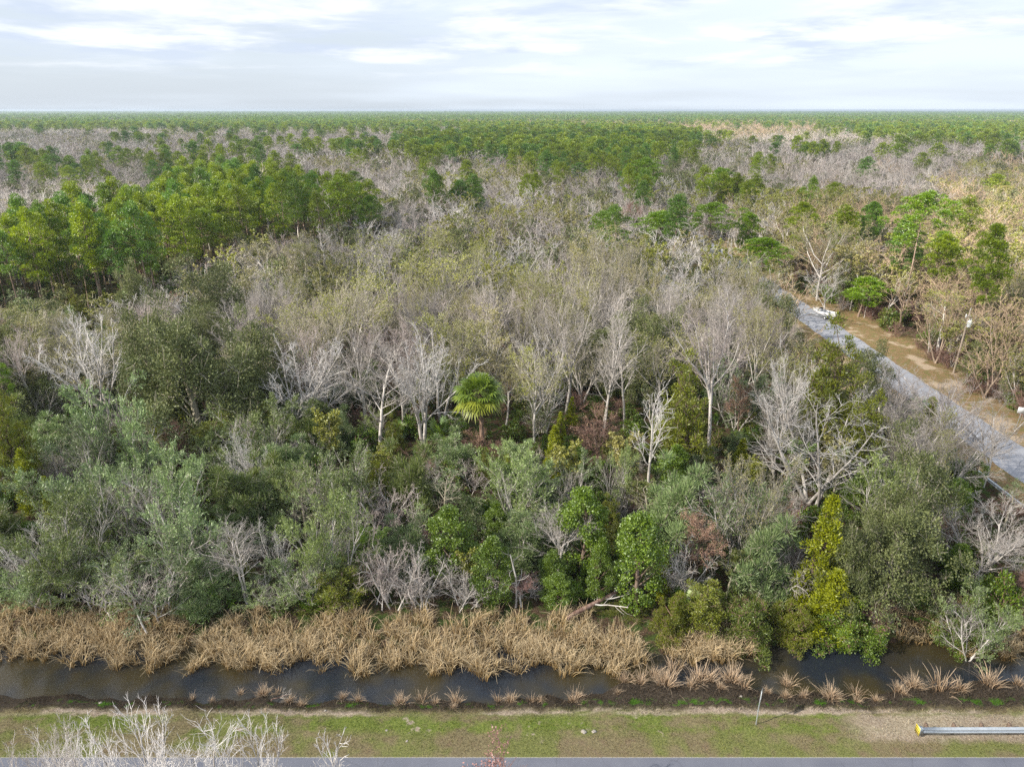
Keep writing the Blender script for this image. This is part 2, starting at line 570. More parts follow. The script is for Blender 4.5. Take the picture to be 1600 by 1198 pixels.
        lv = [dict(n=7, wob=.13, up=.0, taper=.5),
              dict(k=K(7), t0=.1, t1=1, ang=38, lr=.5, n=4, wob=.17, up=-.02, rr=.6, rmin=rm * 1.3),
              dict(k=K(6), t0=.1, t1=1, ang=42, lr=.5, n=3, wob=.2, up=-.02, rr=.6, rmin=rm * 1.1),
              dict(k=K(4), t0=.1, t1=1, ang=42, lr=.5, n=2, wob=.2, up=-.02, rr=.6, rmin=rm)]
    sk = fit(skeleton(g, st, lv), W0, H0)
    tr, cr, fo = Geo(), Geo(), Geo()
    for i, (P, DD, Rr) in enumerate(sk):
        if i < 2:
            tr.tubes(P, Rr, 6 if i == 0 else 4)
        else:
            cr.tubes(P, Rr, 3, tone=g.random(len(P)))
    if buds:
        P, DD, Rr = sk[-1]
        k = max(1, int(nb * q / len(P) + .5))
        idx = np.repeat(np.arange(len(P)), k)
        # buds cover some limbs more than others
        keep = (np.sin(P[idx, 0, 0] * .9 + seed) + np.sin(P[idx, 0, 1] * .8 + seed * 2) + np.sin(P[idx, 0, 2] * 1.1) + g.normal(size=len(idx)) * .7) > -.35
        idx = idx[keep]
        t = g.random(len(idx))[:, None]
        C = P[idx, 0] * (1 - t) + P[idx, -1] * t + g.normal(size=(len(idx), 3)) * .10
        s = bsize * {'hi': 1, 'mid': 1.7, 'lo': 2.8}[lod]
        if buds in ('myrtle_leaf', 'bush_leaf'):
            fo.leaves(C, DD[idx, 0] + rand_dir(g, len(C)) * .55, s * g.uniform(.7, 1.3, len(C)), s * .28, g)
        else:
            fo.leaves(C, rand_dir(g, len(C)), s * g.uniform(.7, 1.3, len(C)), s * .8, g)
    add_proto(kind, lod, [('trunk', tr, trunk_mat, True), ('branches', cr, twig_mat, False), ('foliage', fo, buds or 'bush_leaf', False)], W0, H0)


def crown_clumps(g, cl, n_each, ll, lw, fo, upb=0.3, radial=0.6, shell=.55, flat=0.0):
    """cl (k,6): centre + radii; leaves near the shell of each clump"""
    k = len(cl)
    vol = cl[:, 3] * cl[:, 4]
    cnt = np.maximum(3, (n_each * vol / vol.mean()).astype(int))
    idx = np.repeat(np.arange(k), cnt)
    n = len(idx)
    u = norm(g.normal(size=(n, 3)) + UP * upb)
    rr = shell + (1 - shell) * g.random(n) ** .7
    rr *= 1 + .16 * np.sin(u[:, 0] * 7 + idx) * np.sin(u[:, 2] * 6 + idx * 2)
    C = cl[idx, :3] + u * cl[idx, 3:6] * rr[:, None]
    A = norm(u * radial + rand_dir(g, n) * (1 - radial) + UP * upb * .5)
    tone = np.clip(g.normal(.5, .22, n) + (np.sin(idx * 12.9) * .16), 0, 1)
    fo.leaves(C, A, ll * g.uniform(.7, 1.3, n), lw * g.uniform(.7, 1.3, n), g, tone, flat)


def pine(kind, lod, seed, W0=6.5, H0=19., mat='pine_leaf', low=.50):
    g = np.random.default_rng(seed)
    n_tuft = {'hi': 58, 'mid': 38, 'lo': 20}[lod]
    st = stems_of(g, 1, H0 * .97, .19, tilt=.03)
    P, DD, Rr = grow(g, *st, 10, .012, .02, .75)
    tr, br, fo = Geo(), Geo(), Geo()
    tr.tubes(P, Rr, 6)
    t = low + (1.0 - low) * ((np.arange(n_tuft) + g.random(n_tuft)) / n_tuft) ** .85
    f = t * 10; i = np.minimum(f.astype(int), 9); w = (f - i)[:, None]
    base = P[0, i] * (1 - w) + P[0, i + 1] * w
    az = np.arange(n_tuft) * 2.4 + g.normal(size=n_tuft) * .4
    prof = np.sin(np.clip((t - low) / (1 - low), 0, 1) * math.pi * .80 + .55)       # widest a third up, rounded top
    rad = W0 * .5 * np.clip(prof, .12, 1) * g.uniform(.35, 1.0, n_tuft)
    lobes = 1 + .25 * np.sin(az * 2 + seed)
    rad *= lobes
    tip = base + np.stack([np.cos(az) * rad, np.sin(az) * rad, rad * .28 + g.normal(size=n_tuft) * .3], axis=1)
    mid = (base + tip) / 2 - UP * (rad * .10)[:, None]
    B = np.stack([base, mid, tip], axis=1)
    br.tubes(B, np.stack([np.full(n_tuft, .05), np.full(n_tuft, .035), np.full(n_tuft, .02)], axis=1), 3)
    s = {'hi': 1.0, 'mid': 1.25, 'lo': 1.75}[lod]
    rx = g.uniform(.60, 1.05, n_tuft) * s
    cl = np.concatenate([tip, np.stack([rx, rx, rx * .72], axis=1)], axis=1)
    crown_clumps(g, cl, {'hi': 190, 'mid': 135, 'lo': 55}[lod], {'hi': .32, 'mid': .40, 'lo': .8}[lod], {'hi': .11, 'mid': .13, 'lo': .34}[lod],
                 fo, upb=.6, radial=.75, shell=.55)
    add_proto(kind, lod, [('trunk', tr, 'pine_bark', True), ('branches', br, 'pine_bark', False), ('foliage', fo, mat, False)], W0, H0)


def broad(kind, lod, seed, W0, H0, mat, ncl, n_each, ll, lw, bark='brown_bark', shape='dome', radial=.4, upb=.25, twigs=True, twig_mat=None, clr=(.13, .2), flat=0.0, shell=.5, base=.25):
    """leafy tree: clumps over a dome, cone, column or low mound, on real limbs"""
    g = np.random.default_rng(seed)
    q = {'hi': 1, 'mid': .45, 'lo': .2}[lod]
    ncl = int(ncl * {'hi': 1, 'mid': .75, 'lo': .5}[lod])
    u = g.random(ncl)
    az = np.arange(ncl) * 2.39996 + g.normal(size=ncl) * .25
    if shape == 'dome':
        ph = np.arccos(1 - u * 1.15)                      # down to a bit below the equator
        rr = np.where(g.random(ncl) < .75, g.uniform(.66, 1.08, ncl), g.uniform(.3, .7, ncl))
        rr = rr * (1 + .18 * np.sin(az * 3 + seed) + .13 * np.sin(az * 5 + ph * 4))
        x = np.sin(ph) * np.cos(az) * W0 * .43 * rr
        y = np.sin(ph) * np.sin(az) * W0 * .43 * rr
        z = H0 * base + (H0 * (1 - base) * .92) * np.cos(ph) * rr
    elif shape == 'cone':
        zz = u ** .9
        x = np.cos(az) * W0 * .45 * (1.03 - zz) ** .75 * g.uniform(.45, 1, ncl) * (1 + .22 * np.sin(az * 2 + seed))
        y = np.sin(az) * W0 * .45 * (1.03 - zz) ** .75 * g.uniform(.45, 1, ncl)
        z = H0 * (.07 + .89 * zz)
    elif shape == 'column':
        zz = u
        wv = (np.sin(np.clip(zz * .92 + .12, 0, 1) * math.pi) ** .45) * (1 + .22 * np.sin(zz * 9 + seed) * np.cos(az))
        x = np.cos(az) * W0 * .42 * wv * g.uniform(.55, 1, ncl)
        y = np.sin(az) * W0 * .42 * wv * g.uniform(.55, 1, ncl)
        z = H0 * (.06 + .88 * zz)
    cr = g.uniform(clr[0], clr[1], ncl) * W0
    if shape == 'cone':
        cr *= (1.25 - .7 * zz)
    z = np.maximum(z, cr * .5)
    cl = np.stack([x, y, z, cr, cr, cr * .85], axis=1)
    tr, br, fo = Geo(), Geo(), Geo()
    st = stems_of(g, 1, H0 * .82, .03 * W0 + .06, tilt=.05)
    P, DD, Rr = grow(g, *st, 6, .05, .03, .8)
    tr.tubes(P, Rr, 6)
    k = min(ncl, int(26 * (1 if lod == 'hi' else .5)))
    ii = g.choice(ncl, k, replace=False)
    tb = np.clip(cl[ii, 2] / (H0 * .82) - .28, .06, .92)
    f = tb * 6; i0 = np.minimum(f.astype(int), 5); w = (f - i0)[:, None]
    bp = P[0, i0] * (1 - w) + P[0, i0 + 1] * w
    tipp = cl[ii, :3]
    mid = (bp + tipp) / 2 + g.normal(size=(k, 3)) * .05 * W0
    br.tubes(np.stack([bp, mid, tipp], axis=1), np.array([[.07, .045, .02]]) * (W0 / 9 + .3) * np.ones((k, 1)), 4)
    if twigs:
        m = int(ncl * 5 * (1 if lod == 'hi' else .6))
        ci = g.integers(0, ncl, m)
        u2 = norm(g.normal(size=(m, 3)) + UP * .6)
        a0 = cl[ci, :3]
        b0 = a0 + u2 * cl[ci, 3:4] * g.uniform(.8, 1.25, (m, 1))
        br.tubes(np.stack([a0, (a0 + b0) / 2 + g.normal(size=(m, 3)) * .05, b0], axis=1),
                 np.array([[.03, .022, .014]]) * ({'hi': 1, 'mid': 1.6, 'lo': 2.5}[lod]) * np.ones((m, 1)), 3, tone=g.random(m))
    s = {'hi': 1, 'mid': 1.45, 'lo': 2.1}[lod]
    crown_clumps(g, cl, n_each * q * (1 if lod == 'hi' else .75 ** -1), ll * s, lw * s, fo, upb=upb, radial=radial, shell=shell, flat=flat)
    add_proto(kind, lod, [('trunk', tr, bark, True), ('branches', br, twig_mat or bark, False), ('foliage', fo, mat, False)], W0, H0)


def fan_frond(ge, g, origin, d, stalk, blade, n=18, tone=.5, droop=.35, wid=.07):
    """costapalmate fan: a stalk and a pleated round of long segments"""
    d = norm(np.asarray(d, float))
    mid = origin + d * stalk * .55
    end = origin + d * stalk - UP * stalk * droop * .25
    side = norm(np.cross(d, UP) + 1e-6)
    nrm = norm(np.cross(side, d))
    C, F, T = [], [], []
    for j in range(n):
        a = (j / (n - 1) - .5) * R(250)
        dr = norm(d * math.cos(a) + side * math.sin(a) + nrm * (.10 * math.cos(a * 2) + .05 * (-1) ** j))
        L = blade * (1 - .25 * abs(a) / R(125)) * g.uniform(.9, 1.08)
        b = norm(np.cross(dr, nrm))
        p1 = end + dr * L * .55 - UP * droop * L * .06
        p2 = end + dr * L * .98 - UP * droop * L * (.42 + g.random() * .2)
        w = wid * blade
        C += [end, p1 - b * w, p2, p1 + b * w]
        T += [tone + g.normal() * .12] * 4
    C = np.array(C)
    ge.add(C, np.arange(len(C)).reshape(-1, 4), np.clip(np.array(T), 0, 1))
    return end


def palm(kind, lod, seed, W0=5.2, H0=11.0):
    g = np.random.default_rng(seed)
    tr, st, fo, old = Geo(), Geo(), Geo(), Geo()
    P, DD, Rr = grow(g, *stems_of(g, 1, H0 - 2.0, .21, tilt=.02), 12, .01, .02, .15)
    tr.tubes(P, Rr * (1 + .1 * np.sin(np.arange(13) * 2.5))[None, :], 9)
    top = P[0, -1]
    # old leaf bases under the crown
    for i in range(30):
        a = i * 2.4; z = -1.3 + i / 30 * 1.2
        o = top + np.array([math.cos(a) * .2, math.sin(a) * .2, z])
        tr.tubes(np.array([[o, o + np.array([math.cos(a) * .2, math.sin(a) * .2, .35])]]), np.array([[.06, .03]]), 4)
    N = 46
    for i in range(N):
        e = 80 - 122 * (i / N) ** 1.05
        a = i * 2.39996
        d = np.array([math.cos(a) * math.cos(R(e)), math.sin(a) * math.cos(R(e)), math.sin(R(e))])
        stl = g.uniform(1.0, 1.35)
        o = top + np.array([math.cos(a) * .12, math.sin(a) * .12, .15 - .5 * i / N])
        tgt = old if i > N * .66 else fo
        e2 = fan_frond(tgt, g, o, d, stl, g.uniform(1.15, 1.4), 19, tone=.6 - .3 * (i / N) + .2 * g.random(), droop=.5 + .5 * i / N, wid=.060)
        st.tubes(np.array([[o, (o + e2) / 2 + UP * .05, e2]]), np.array([[.035, .025, .02]]), 4)
    add_proto(kind, lod, [('trunk', tr, 'palm_bark', True), ('stalks', st, 'palm_leaf', False), ('foliage', fo, 'palm_leaf', False), ('lower_fronds', old, 'palm_old', False)], W0, H0)


def palmetto(kind, lod, seed, W0=3.0, H0=2.2, mat='palmetto', nf=13):
    g = np.random.default_rng(seed)
    st, fo = Geo(), Geo()
    for i in range(nf):
        e = g.uniform(18, 80); a = i * 2.4 + g.normal() * .3
        d = np.array([math.cos(a) * math.cos(R(e)), math.sin(a) * math.cos(R(e)), math.sin(R(e))])
        o = g.normal(size=3) * .12; o[2] = 0
        e2 = fan_frond(fo, g, o, d, g.uniform(.7, 1.5), g.uniform(.55, .85), 14, tone=g.random(), droop=.3, wid=.075)
        st.tubes(np.array([[o, (o + e2) / 2, e2]]), np.array([[.025, .02, .015]]), 3)
    add_proto(kind, lod, [('stalks', st, mat, False), ('foliage', fo, mat, False)], W0, H0)


def build_protos():
    # --- leafless
    for i, (st, W0, H0) in enumerate((('vase', 8, 14), ('vase', 10, 15), ('multi', 12, 14), ('multi', 10, 12), ('tall', 4.5, 15), ('tall', 5.5, 16), ('vase', 6, 13))):
        bare('bare_tree', 'hi', 100 + i, W0, H0, st)
    for i, (st, W0, H0) in enumerate((('open', 9.5, 13), ('open', 8.5, 13), ('slim', 4.5, 14), ('open', 7.5, 14), ('fan', 13, 13), ('open', 11, 12), ('vase', 5.4, 13), ('vase', 4.8, 13), ('slim', 2.6, 12))):
        bare('white_tree', 'hi', 130 + i, W0, H0, st, twig_mat='white_twig', thick=.8 if i > 5 else 1.0)
    for i, st in enumerate(('vase', 'tall', 'vase', 'multi', 'tall')):
        bare('bare_tree', 'mid', 150 + i, (8, 5, 7, 9, 5.5)[i], 14, st)
    for i, st in enumerate(('open', 'vase')):
        bare('white_tree', 'mid', 160 + i, 8, 14, st, twig_mat='white_twig')
        bare('white_tree', 'lo', 165 + i, 8, 14, 'vase', twig_mat='white_twig')
    for i, st in enumerate(('vase', 'tall', 'vase')):
        bare('bare_tree', 'lo', 170 + i, 8, 14, st, thick=1.25)
    for i, st in enumerate(('vase', 'vase', 'multi')):
        bare('tan_tree', 'mid', 180 + i, 8, 14, st, trunk_mat='tan_bark', twig_mat='tan_twig', buds='bud_leaf', nb=900, bsize=.12)
    for i, st in enumerate(('vase', 'tall')):
        bare('tan_tree', 'lo', 185 + i, 8, 14, st, trunk_mat='tan_bark', twig_mat='tan_twig', thick=1.25)
    for i in range(3):
        bare('tangle', 'hi', 190 + i, 5, 4.5, 'tangle')
    for i in range(2):
        bare('brown_tangle', 'hi', 195 + i, 5, 4.5, 'tangle', trunk_mat='dirt_bark', twig_mat='dirt_bark')
    for i in range(2):
        bare('snag', 'hi', 198 + i, 4, 9, 'snag')
    # --- budding
    for i, (st, W0, H0) in enumerate((('vase', 9, 15), ('vase', 11, 15), ('vase', 8, 16), ('tall', 6, 15), ('multi', 9, 13))):
        bare('budding_tree', 'hi', 200 + i, W0, H0, st, twig_mat='bud_twig', buds='bud_leaf', nb=(7000, 8500, 6000, 7000, 5000)[i], bsize=.14)
    for i, st in enumerate(('vase', 'vase', 'tall', 'multi')):
        bare('budding_tree', 'mid', 220 + i, 8.5, 14, st, twig_mat='bud_twig', buds='bud_leaf', nb=6500)
    for i, st in enumerate(('vase', 'vase')):
        bare('budding_tree', 'lo', 230 + i, 8.5, 14, st, twig_mat='bud_twig', buds='bud_leaf', nb=2600)
    for i in range(2):
        bare('rusty_tree', 'hi', 240 + i, 4.5, 7, 'tall', trunk_mat='brown_bark', twig_mat='dirt_bark', buds='rust_leaf', nb=4200, bsize=.09)
        bare('crimson_tree', 'hi', 250 + i, 6, 10, 'vase', twig_mat='dirt_bark', buds='crimson_leaf', nb=3800, bsize=.13)
    # --- pines
    for i in range(4): pine('pine_tree', 'hi', 300 + i, (6.5, 7.5, 5.5, 7)[i], 19, low=(.5, .55, .45, .6)[i])
    for i in range(4): pine('pine_tree', 'mid', 310 + i, (6.5, 7.5, 5.5, 7)[i], 19, low=(.5, .55, .45, .35)[i])
    for i in range(3): pine('pine_tree', 'lo', 320 + i, 6.8, 19)
    pine('bright_pine', 'hi', 330, 7, 15, 'pine_bright', .35)
    pine('bright_pine', 'hi', 331, 11, 22, 'pine_bright', .60)
    pine('rusty_pine', 'mid', 332, 6, 18, 'pine_rust')
    # --- evergreens
    for i in range(3):
        broad('oak_tree', 'hi', 400 + i, 13, 12, 'oak_leaf', 78, 330, .24, .14, 'bud_twig', shell=.25, clr=(.06, .15), radial=.6)
        broad('oak_tree', 'mid', 410 + i, 11, 12, 'oak_leaf', 50, 170, .26, .17, 'brown_bark', clr=(.11, .18))
    for i in range(2):
        broad('oak_tree', 'lo', 420 + i, 11, 12, 'oak_leaf', 40, 170, .27, .19, 'brown_bark', clr=(.12, .19))
    for i in range(4):
        bare('myrtle_tree', 'hi', 425 + i, 7, 7.5, 'bushy', twig_mat='bare_twig', buds='myrtle_leaf', nb=(17000, 13000, 20000, 11000)[i], bsize=.26)
    for i in range(3):
        bare('sapling', 'hi', 420 + i, 3.2, 7.5, 'slim', trunk_mat='bud_twig', twig_mat='bud_twig', buds=('myrtle_leaf', 'bush_leaf', 'bud_leaf')[i], nb=(3600, 4200, 3000)[i], bsize=.24)
    for i in range(3):
        broad('myrtle_tree', 'hi', 430 + i, 7, 7.5, 'myrtle_leaf', (62, 48, 70, 40, 56)[i], (215, 250, 190, 230, 150)[i], .48, .065, 'bare_bark', radial=.85, upb=.7, shell=.2, clr=(.09, .19), twig_mat='bud_twig', base=.2)
    for i in range(2):
        broad('myrtle_tree', 'mid', 440 + i, 7, 8, 'myrtle_leaf', 40, 150, .42, .10, 'bare_bark', radial=.7, upb=.5, shell=.3, twig_mat='bare_twig')
    for i in range(3):
        broad('cedar_tree', 'hi', 450 + i, 4.5, 11, 'cedar_leaf', 100, 110, .26, .10, 'brown_bark', shape='cone', radial=.6, upb=.5, twigs=False, clr=(.11, .17), shell=.3)
    for i in range(3):
        broad('cedar_tree', 'hi', 455 + i, 6.0, 11, 'cedar_soft', 100, 120, .26, .10, 'brown_bark', shape='dome', radial=.6, upb=.6, twigs=True, clr=(.08, .16), shell=.25, base=.28)
    for i in range(3):
        broad('leafy_tree', 'hi', 460 + i, 4.6, 9.5, 'holly_leaf', 80, 170, .18, .115, 'brown_bark', shape='column', radial=.5, upb=.4, twigs=False, clr=(.11, .17), shell=.35)
    for i in range(4):
        broad('bush', 'hi', 470 + i, 4.2, 3.0, ('bush_leaf', 'bush_leaf', 'holly_leaf', 'bush_leaf')[i], 30, 110, .24, .13, 'dirt_bark', radial=.5, upb=.5, shell=.3, clr=(.12, .2), base=.1)
    for i in range(3):
        broad('wide_bush', 'hi', 475 + i, 8.0, 5.0, ('bush_leaf', 'holly_leaf', 'cedar_soft')[i], 85, 250, .20, .085, 'dirt_bark', radial=.55, upb=.5, shell=.3, clr=(.07, .13), base=.12)
    for i in range(2):
        broad('bush', 'mid', 480 + i, 4.2, 3.0, 'bush_leaf', 20, 80, .28, .17, 'dirt_bark', radial=.5, upb=.5, shell=.3, clr=(.14, .22), base=.1)
    palm('palm_tree', 'hi', 500)
    for i in range(3): palmetto('palmetto', 'hi', 510 + i)


build_protos()


# ------------------------------------------------------------------ land
NEAR_E = ([-60, -40, -14, -5, 4, 8, 12, 17, 20, 27, 31, 36, 46, 54], [41.0, 40.9, 40.2, 40.1, 40.6, 41.6, 42.2, 42.1, 41.0, 40.8, 41.6, 42.2, 42.3, 42.3])
FAR_E = ([-60, -40, 5, 12, 18, 24, 30, 36, 60], [46.5, 46.3, 45.6, 45.4, 45.9, 46.6, 46.6, 46.2, 46.0])
WATER_Z = -0.9


def ground_z(X, Y):
    X = np.asarray(X, float); Y = np.asarray(Y, float)
    ne = np.interp(X, *NEAR_E) + .25 * np.sin(X * .9) + .15 * np.sin(X * 2.3 + 1)
    fe = np.interp(X, *FAR_E) + .3 * np.sin(X * .7 + 2)
    z = np.zeros_like(X + Y)
    s = np.clip((Y - 35.2) / (ne - 1.2 - 35.2), 0, 1)
    z = -.30 * s * s
    s2 = np.clip((Y - (ne - 1.2)) / 1.2, 0, 1)
    z = z - .6 * s2
    s3 = np.clip((Y - ne) / 1.2, 0, 1)
    z = z - .7 * s3
    s4 = np.clip((Y - (fe - 1.3)) / 1.3, 0, 1)
    z = z + .7 * s4
    s5 = np.clip((Y - fe) / 3.0, 0, 1)
    z = z + .85 * s5 * s5 * (3 - 2 * s5)
    s6 = np.clip((Y - 50) / 10, 0, 1)
    z = z + .05 * s6
    # the side road crosses the ditch on a bank of earth
    k = np.clip((np.abs(X - 61.5) - 7.5) / 2.5, 0, 1)
    z = z * k
    # gentle unevenness, none on the roads
    bump = .07 * np.sin(X * .8 + np.sin(Y * .6)) * np.sin(Y * .9 + 1.3) + .05 * np.sin(X * 2.1 + Y * 1.3)
    off = np.clip((Y - 35.0) / 2, 0, 1) * k
    return z + bump * off - .005 * off


def make_ground():
    xs = np.unique(np.concatenate([np.arange(-66, 52, .8), np.arange(52, 74, .5), np.array([-14000, -9000, -5000, -2500, -1200, -600, -350, -250, -180, -130, -100, -80, -72, 75, 80, 90, 110, 150, 250, 400, 700, 1300, 2500, 5000, 9000, 14000])]))
    ys = np.unique(np.concatenate([np.array([-400, -100, 0, 15, 24, 26.9, 34.5]), np.arange(34.5, 52, .4), np.arange(52, 70, 2), np.arange(70, 200, 10), np.array([200, 260, 350, 500, 800, 1300, 2200, 4000, 7000, 12000, 18000])]))
    X, Y = np.meshgrid(xs, ys)
    Z = ground_z(X, Y)
    V = np.stack([X, Y, Z], -1).reshape(-1, 3)
    nx, ny = len(xs), len(ys)
    i = np.arange(nx * ny).reshape(ny, nx)
    F = np.stack([i[:-1, :-1], i[:-1, 1:], i[1:, 1:], i[1:, :-1]], -1).reshape(-1, 4)
    me = mesh_from('ground', V, F, mat=M['ground'], smooth=True)
    tag(link('ground', me), kind='structure')


def band(t, y, a, b, soft):
    """1 between a and b along y, with soft ends"""
    return t.math('MULTIPLY', t.ramp(y, a - soft, a + soft), t.math('SUBTRACT', 1.0, t.ramp(y, b - soft, b + soft)))


def verge_colour(t, blades=False):
    g = t.n('ShaderNodeNewGeometry')
    pos = g.outputs['Position']
    sep = t.n('ShaderNodeSeparateXYZ', {0: pos})
    x, y = sep.outputs[0], sep.outputs[1]
    n_big = t.noise(pos, .22, 3.0, .6)
    n_mid = t.noise(pos, 1.1, 4.0, .65)
    n_fin = t.noise(pos, 7.0, 5.0, .7)
    n_x = t.noise(t.n('ShaderNodeMapping', {'Vector': pos, 'Scale': (.12, .5, 1)}).outputs[0], 1.0, 3.0, .6)
    yw = t.math('ADD', y, t.math('MULTIPLY', t.math('SUBTRACT', n_mid, .5), 1.3))
    # dry grass near the road
    dry = t.mix(t.ramp(n_fin, .3, .7), (.115, .098, .058), (.215, .185, .105))
    dry = t.mix(t.ramp(n_mid, .45, .75), dry, (.165, .125, .085))
    green = t.mix(t.ramp(n_fin, .3, .7), (.075, .115, .022), (.16, .20, .045))
    c = dry
    patch = t.ramp(t.math('ADD', t.math('MULTIPLY', n_x, .6), t.math('MULTIPLY', n_mid, .4)), .42, .56)
    c = t.mix(t.math('MULTIPLY', patch, t.math('MULTIPLY', band(t, yw, 36.6, 38.7, .6), .85)), c, green)
    c = t.mix(t.math('MULTIPLY', t.ramp(n_big, .47, .58), .55), c, green)
    sand = t.mix(t.ramp(n_fin, .35, .65), (.24, .19, .15), (.40, .34, .28))
    pale = t.math('MULTIPLY', band(t, yw, 38.3, 38.9, .25), t.ramp(n_x, .42, .58))
    pale = t.math('MAXIMUM', pale, t.math('MULTIPLY', t.ramp(t.math('SUBTRACT', t.math('MULTIPLY', n_mid, n_big), .0), .33, .42), band(t, yw, 36.0, 39.0, .4)))
    # bare worn earth round the guardrail
    gr = t.math('MULTIPLY', t.ramp(x, 22.0, 26.0), band(t, yw, 35.9, 38.3, .35))
    pale = t.math('MAXIMUM', pale, t.math('MULTIPLY', gr, .8))
    c = t.mix(pale, c, sand)
    mud = t.mix(t.ramp(n_fin, .3, .7), (.028, .024, .020), (.085, .068, .052))
    c = t.mix(t.math('MULTIPLY', t.ramp(yw, 38.4, 39.3), t.ramp(t.math('ADD', n_mid, t.math('MULTIPLY', t.ramp(yw, 38.6, 40.0), .6)), .35, .5)), c, mud)
    wet = t.math('MULTIPLY', band(t, yw, 39.3, 40.0, .2), t.ramp(n_mid, .52, .64))
    c = t.mix(t.math('MULTIPLY', wet, .9), c, (.055, .125, .016))
    gravel = t.mix(t.ramp(n_fin, .3, .6), (.30, .29, .29), (.55, .53, .53))
    c = t.mix(t.math('SUBTRACT', 1.0, t.ramp(t.math('ADD', y, t.math('MULTIPLY', n_fin, .22)), 34.66, 34.78)), c, gravel)
    return t, c, x, y, n_big, n_mid, n_fin, pos


def make_ground_mat():
    m = bpy.data.materials.new('ground')
    m.use_nodes = True
    t = NT(m.node_tree)
    t, c, x, y, n_big, n_mid, n_fin, pos = verge_colour(t)
    litter = t.mix(t.ramp(n_fin, .3, .7), (.030, .022, .016), (.105, .070, .048))
    moss = t.mix(t.ramp(n_fin, .3, .7), (.025, .040, .012), (.07, .10, .03))
    floor = t.mix(t.ramp(n_mid, .42, .62), litter, moss)
    c = t.mix(t.ramp(y, 44.0, 46.0), c, floor)
    # straw and dry grass along the side road
    straw = t.mix(t.ramp(n_fin, .3, .7), (.15, .095, .05), (.33, .235, .135))
    straw = t.mix(t.ramp(n_mid, .45, .6), straw, (.17, .155, .065))
    straw = t.mix(t.math('MULTIPLY', t.ramp(n_big, .52, .64), .8), straw, (.46, .37, .28))
    xw = t.math('ADD', x, t.math('MULTIPLY', t.math('SUBTRACT', n_mid, .5), 3.5))
    side = t.math('MULTIPLY', t.math('MULTIPLY', t.ramp(xw, 54.5, 56.0), t.math('SUBTRACT', 1.0, t.ramp(xw, 73.0, 78.0))), t.ramp(y, 38.0, 42.0))
    c = t.mix(side, c, straw)
    far_c = t.mix(n_mid, (.09, .08, .045), (.15, .13, .08))
    c = t.mix(t.ramp(y, 300.0, 900.0), c, far_c)
    bmp = t.n('ShaderNodeBump', {'Height': n_fin, 'Strength': 0.9, 'Distance': 0.12})
    d = t.n('ShaderNodeBsdfDiffuse', {'Color': c, 'Normal': bmp.outputs[0]})
    o = t.n('ShaderNodeOutputMaterial')
    t.t.links.new(d.outputs[0], o.inputs[0])
    return m


def make_turf_mat():
    m = bpy.data.materials.new('verge_grass')
    m.use_nodes = True
    t = NT(m.node_tree)
    t, c, *_ = verge_colour(t)
    a = t.n('ShaderNodeAttribute', attribute_name='tone').outputs['Fac']
    c = t.n('ShaderNodeHueSaturation', {'Color': c, 'Value': t.math('ADD', t.math('MULTIPLY', a, 1.0), .75), 'Saturation': 1.1, 'Hue': .5, 'Fac': 1.0}).outputs[0]
    d = t.n('ShaderNodeBsdfDiffuse', {'Color': c})
    tr = t.n('ShaderNodeBsdfTranslucent', {'Color': c})
    mx = t.n('ShaderNodeMixShader', {0: .25, 1: d.outputs[0], 2: tr.outputs[0]})
    o = t.n('ShaderNodeOutputMaterial')
    t.t.links.new(mx.outputs[0], o.inputs[0])
    return m


def road_mat(name, a, b, crack=(.02, .02, .022)):
    m = bpy.data.materials.new(name)
    m.use_nodes = True
    t = NT(m.node_tree)
    pos = t.n('ShaderNodeNewGeometry').outputs['Position']
    n1 = t.noise(pos, .35, 4.0, .6)
    n2 = t.noise(pos, 30.0, 3.0, .7)
    n3 = t.noise(t.n('ShaderNodeMapping', {'Vector': pos, 'Scale': (1.0, .05, 1)} if 'side' in name else {'Vector': pos, 'Scale': (.05, 1.0, 1)}).outputs[0], 1.2, 4.0, .6)
    c = t.mix(t.ramp(n1, .3, .7), a, b)
    c = t.mix(t.math('MULTIPLY', t.ramp(n3, .5, .7), .35), c, tuple(x * .62 for x in a))
    c = t.mix(t.math('MULTIPLY', n2, .35), c, tuple(min(1, x * 1.5) for x in b))
    v = t.n('ShaderNodeTexVoronoi', {'Vector': pos, 'Scale': .33}, feature='DISTANCE_TO_EDGE')
    ck = t.math('SUBTRACT', 1.0, t.ramp(t.math('ADD', v.outputs['Distance'], t.math('MULTIPLY', n1, .03)), .012, .03))
    c = t.mix(t.math('MULTIPLY', ck, .22), c, crack)
    p = t.n('ShaderNodeBsdfPrincipled', {'Base Color': c, 'Roughness': .8})
    b_ = t.n('ShaderNodeBump', {'Height': n2, 'Strength': .3, 'Distance': .02})
    t.t.links.new(b_.outputs[0], p.inputs['Normal'])
    o = t.n('ShaderNodeOutputMaterial')
    t.t.links.new(p.outputs[0], o.inputs[0])
    return m


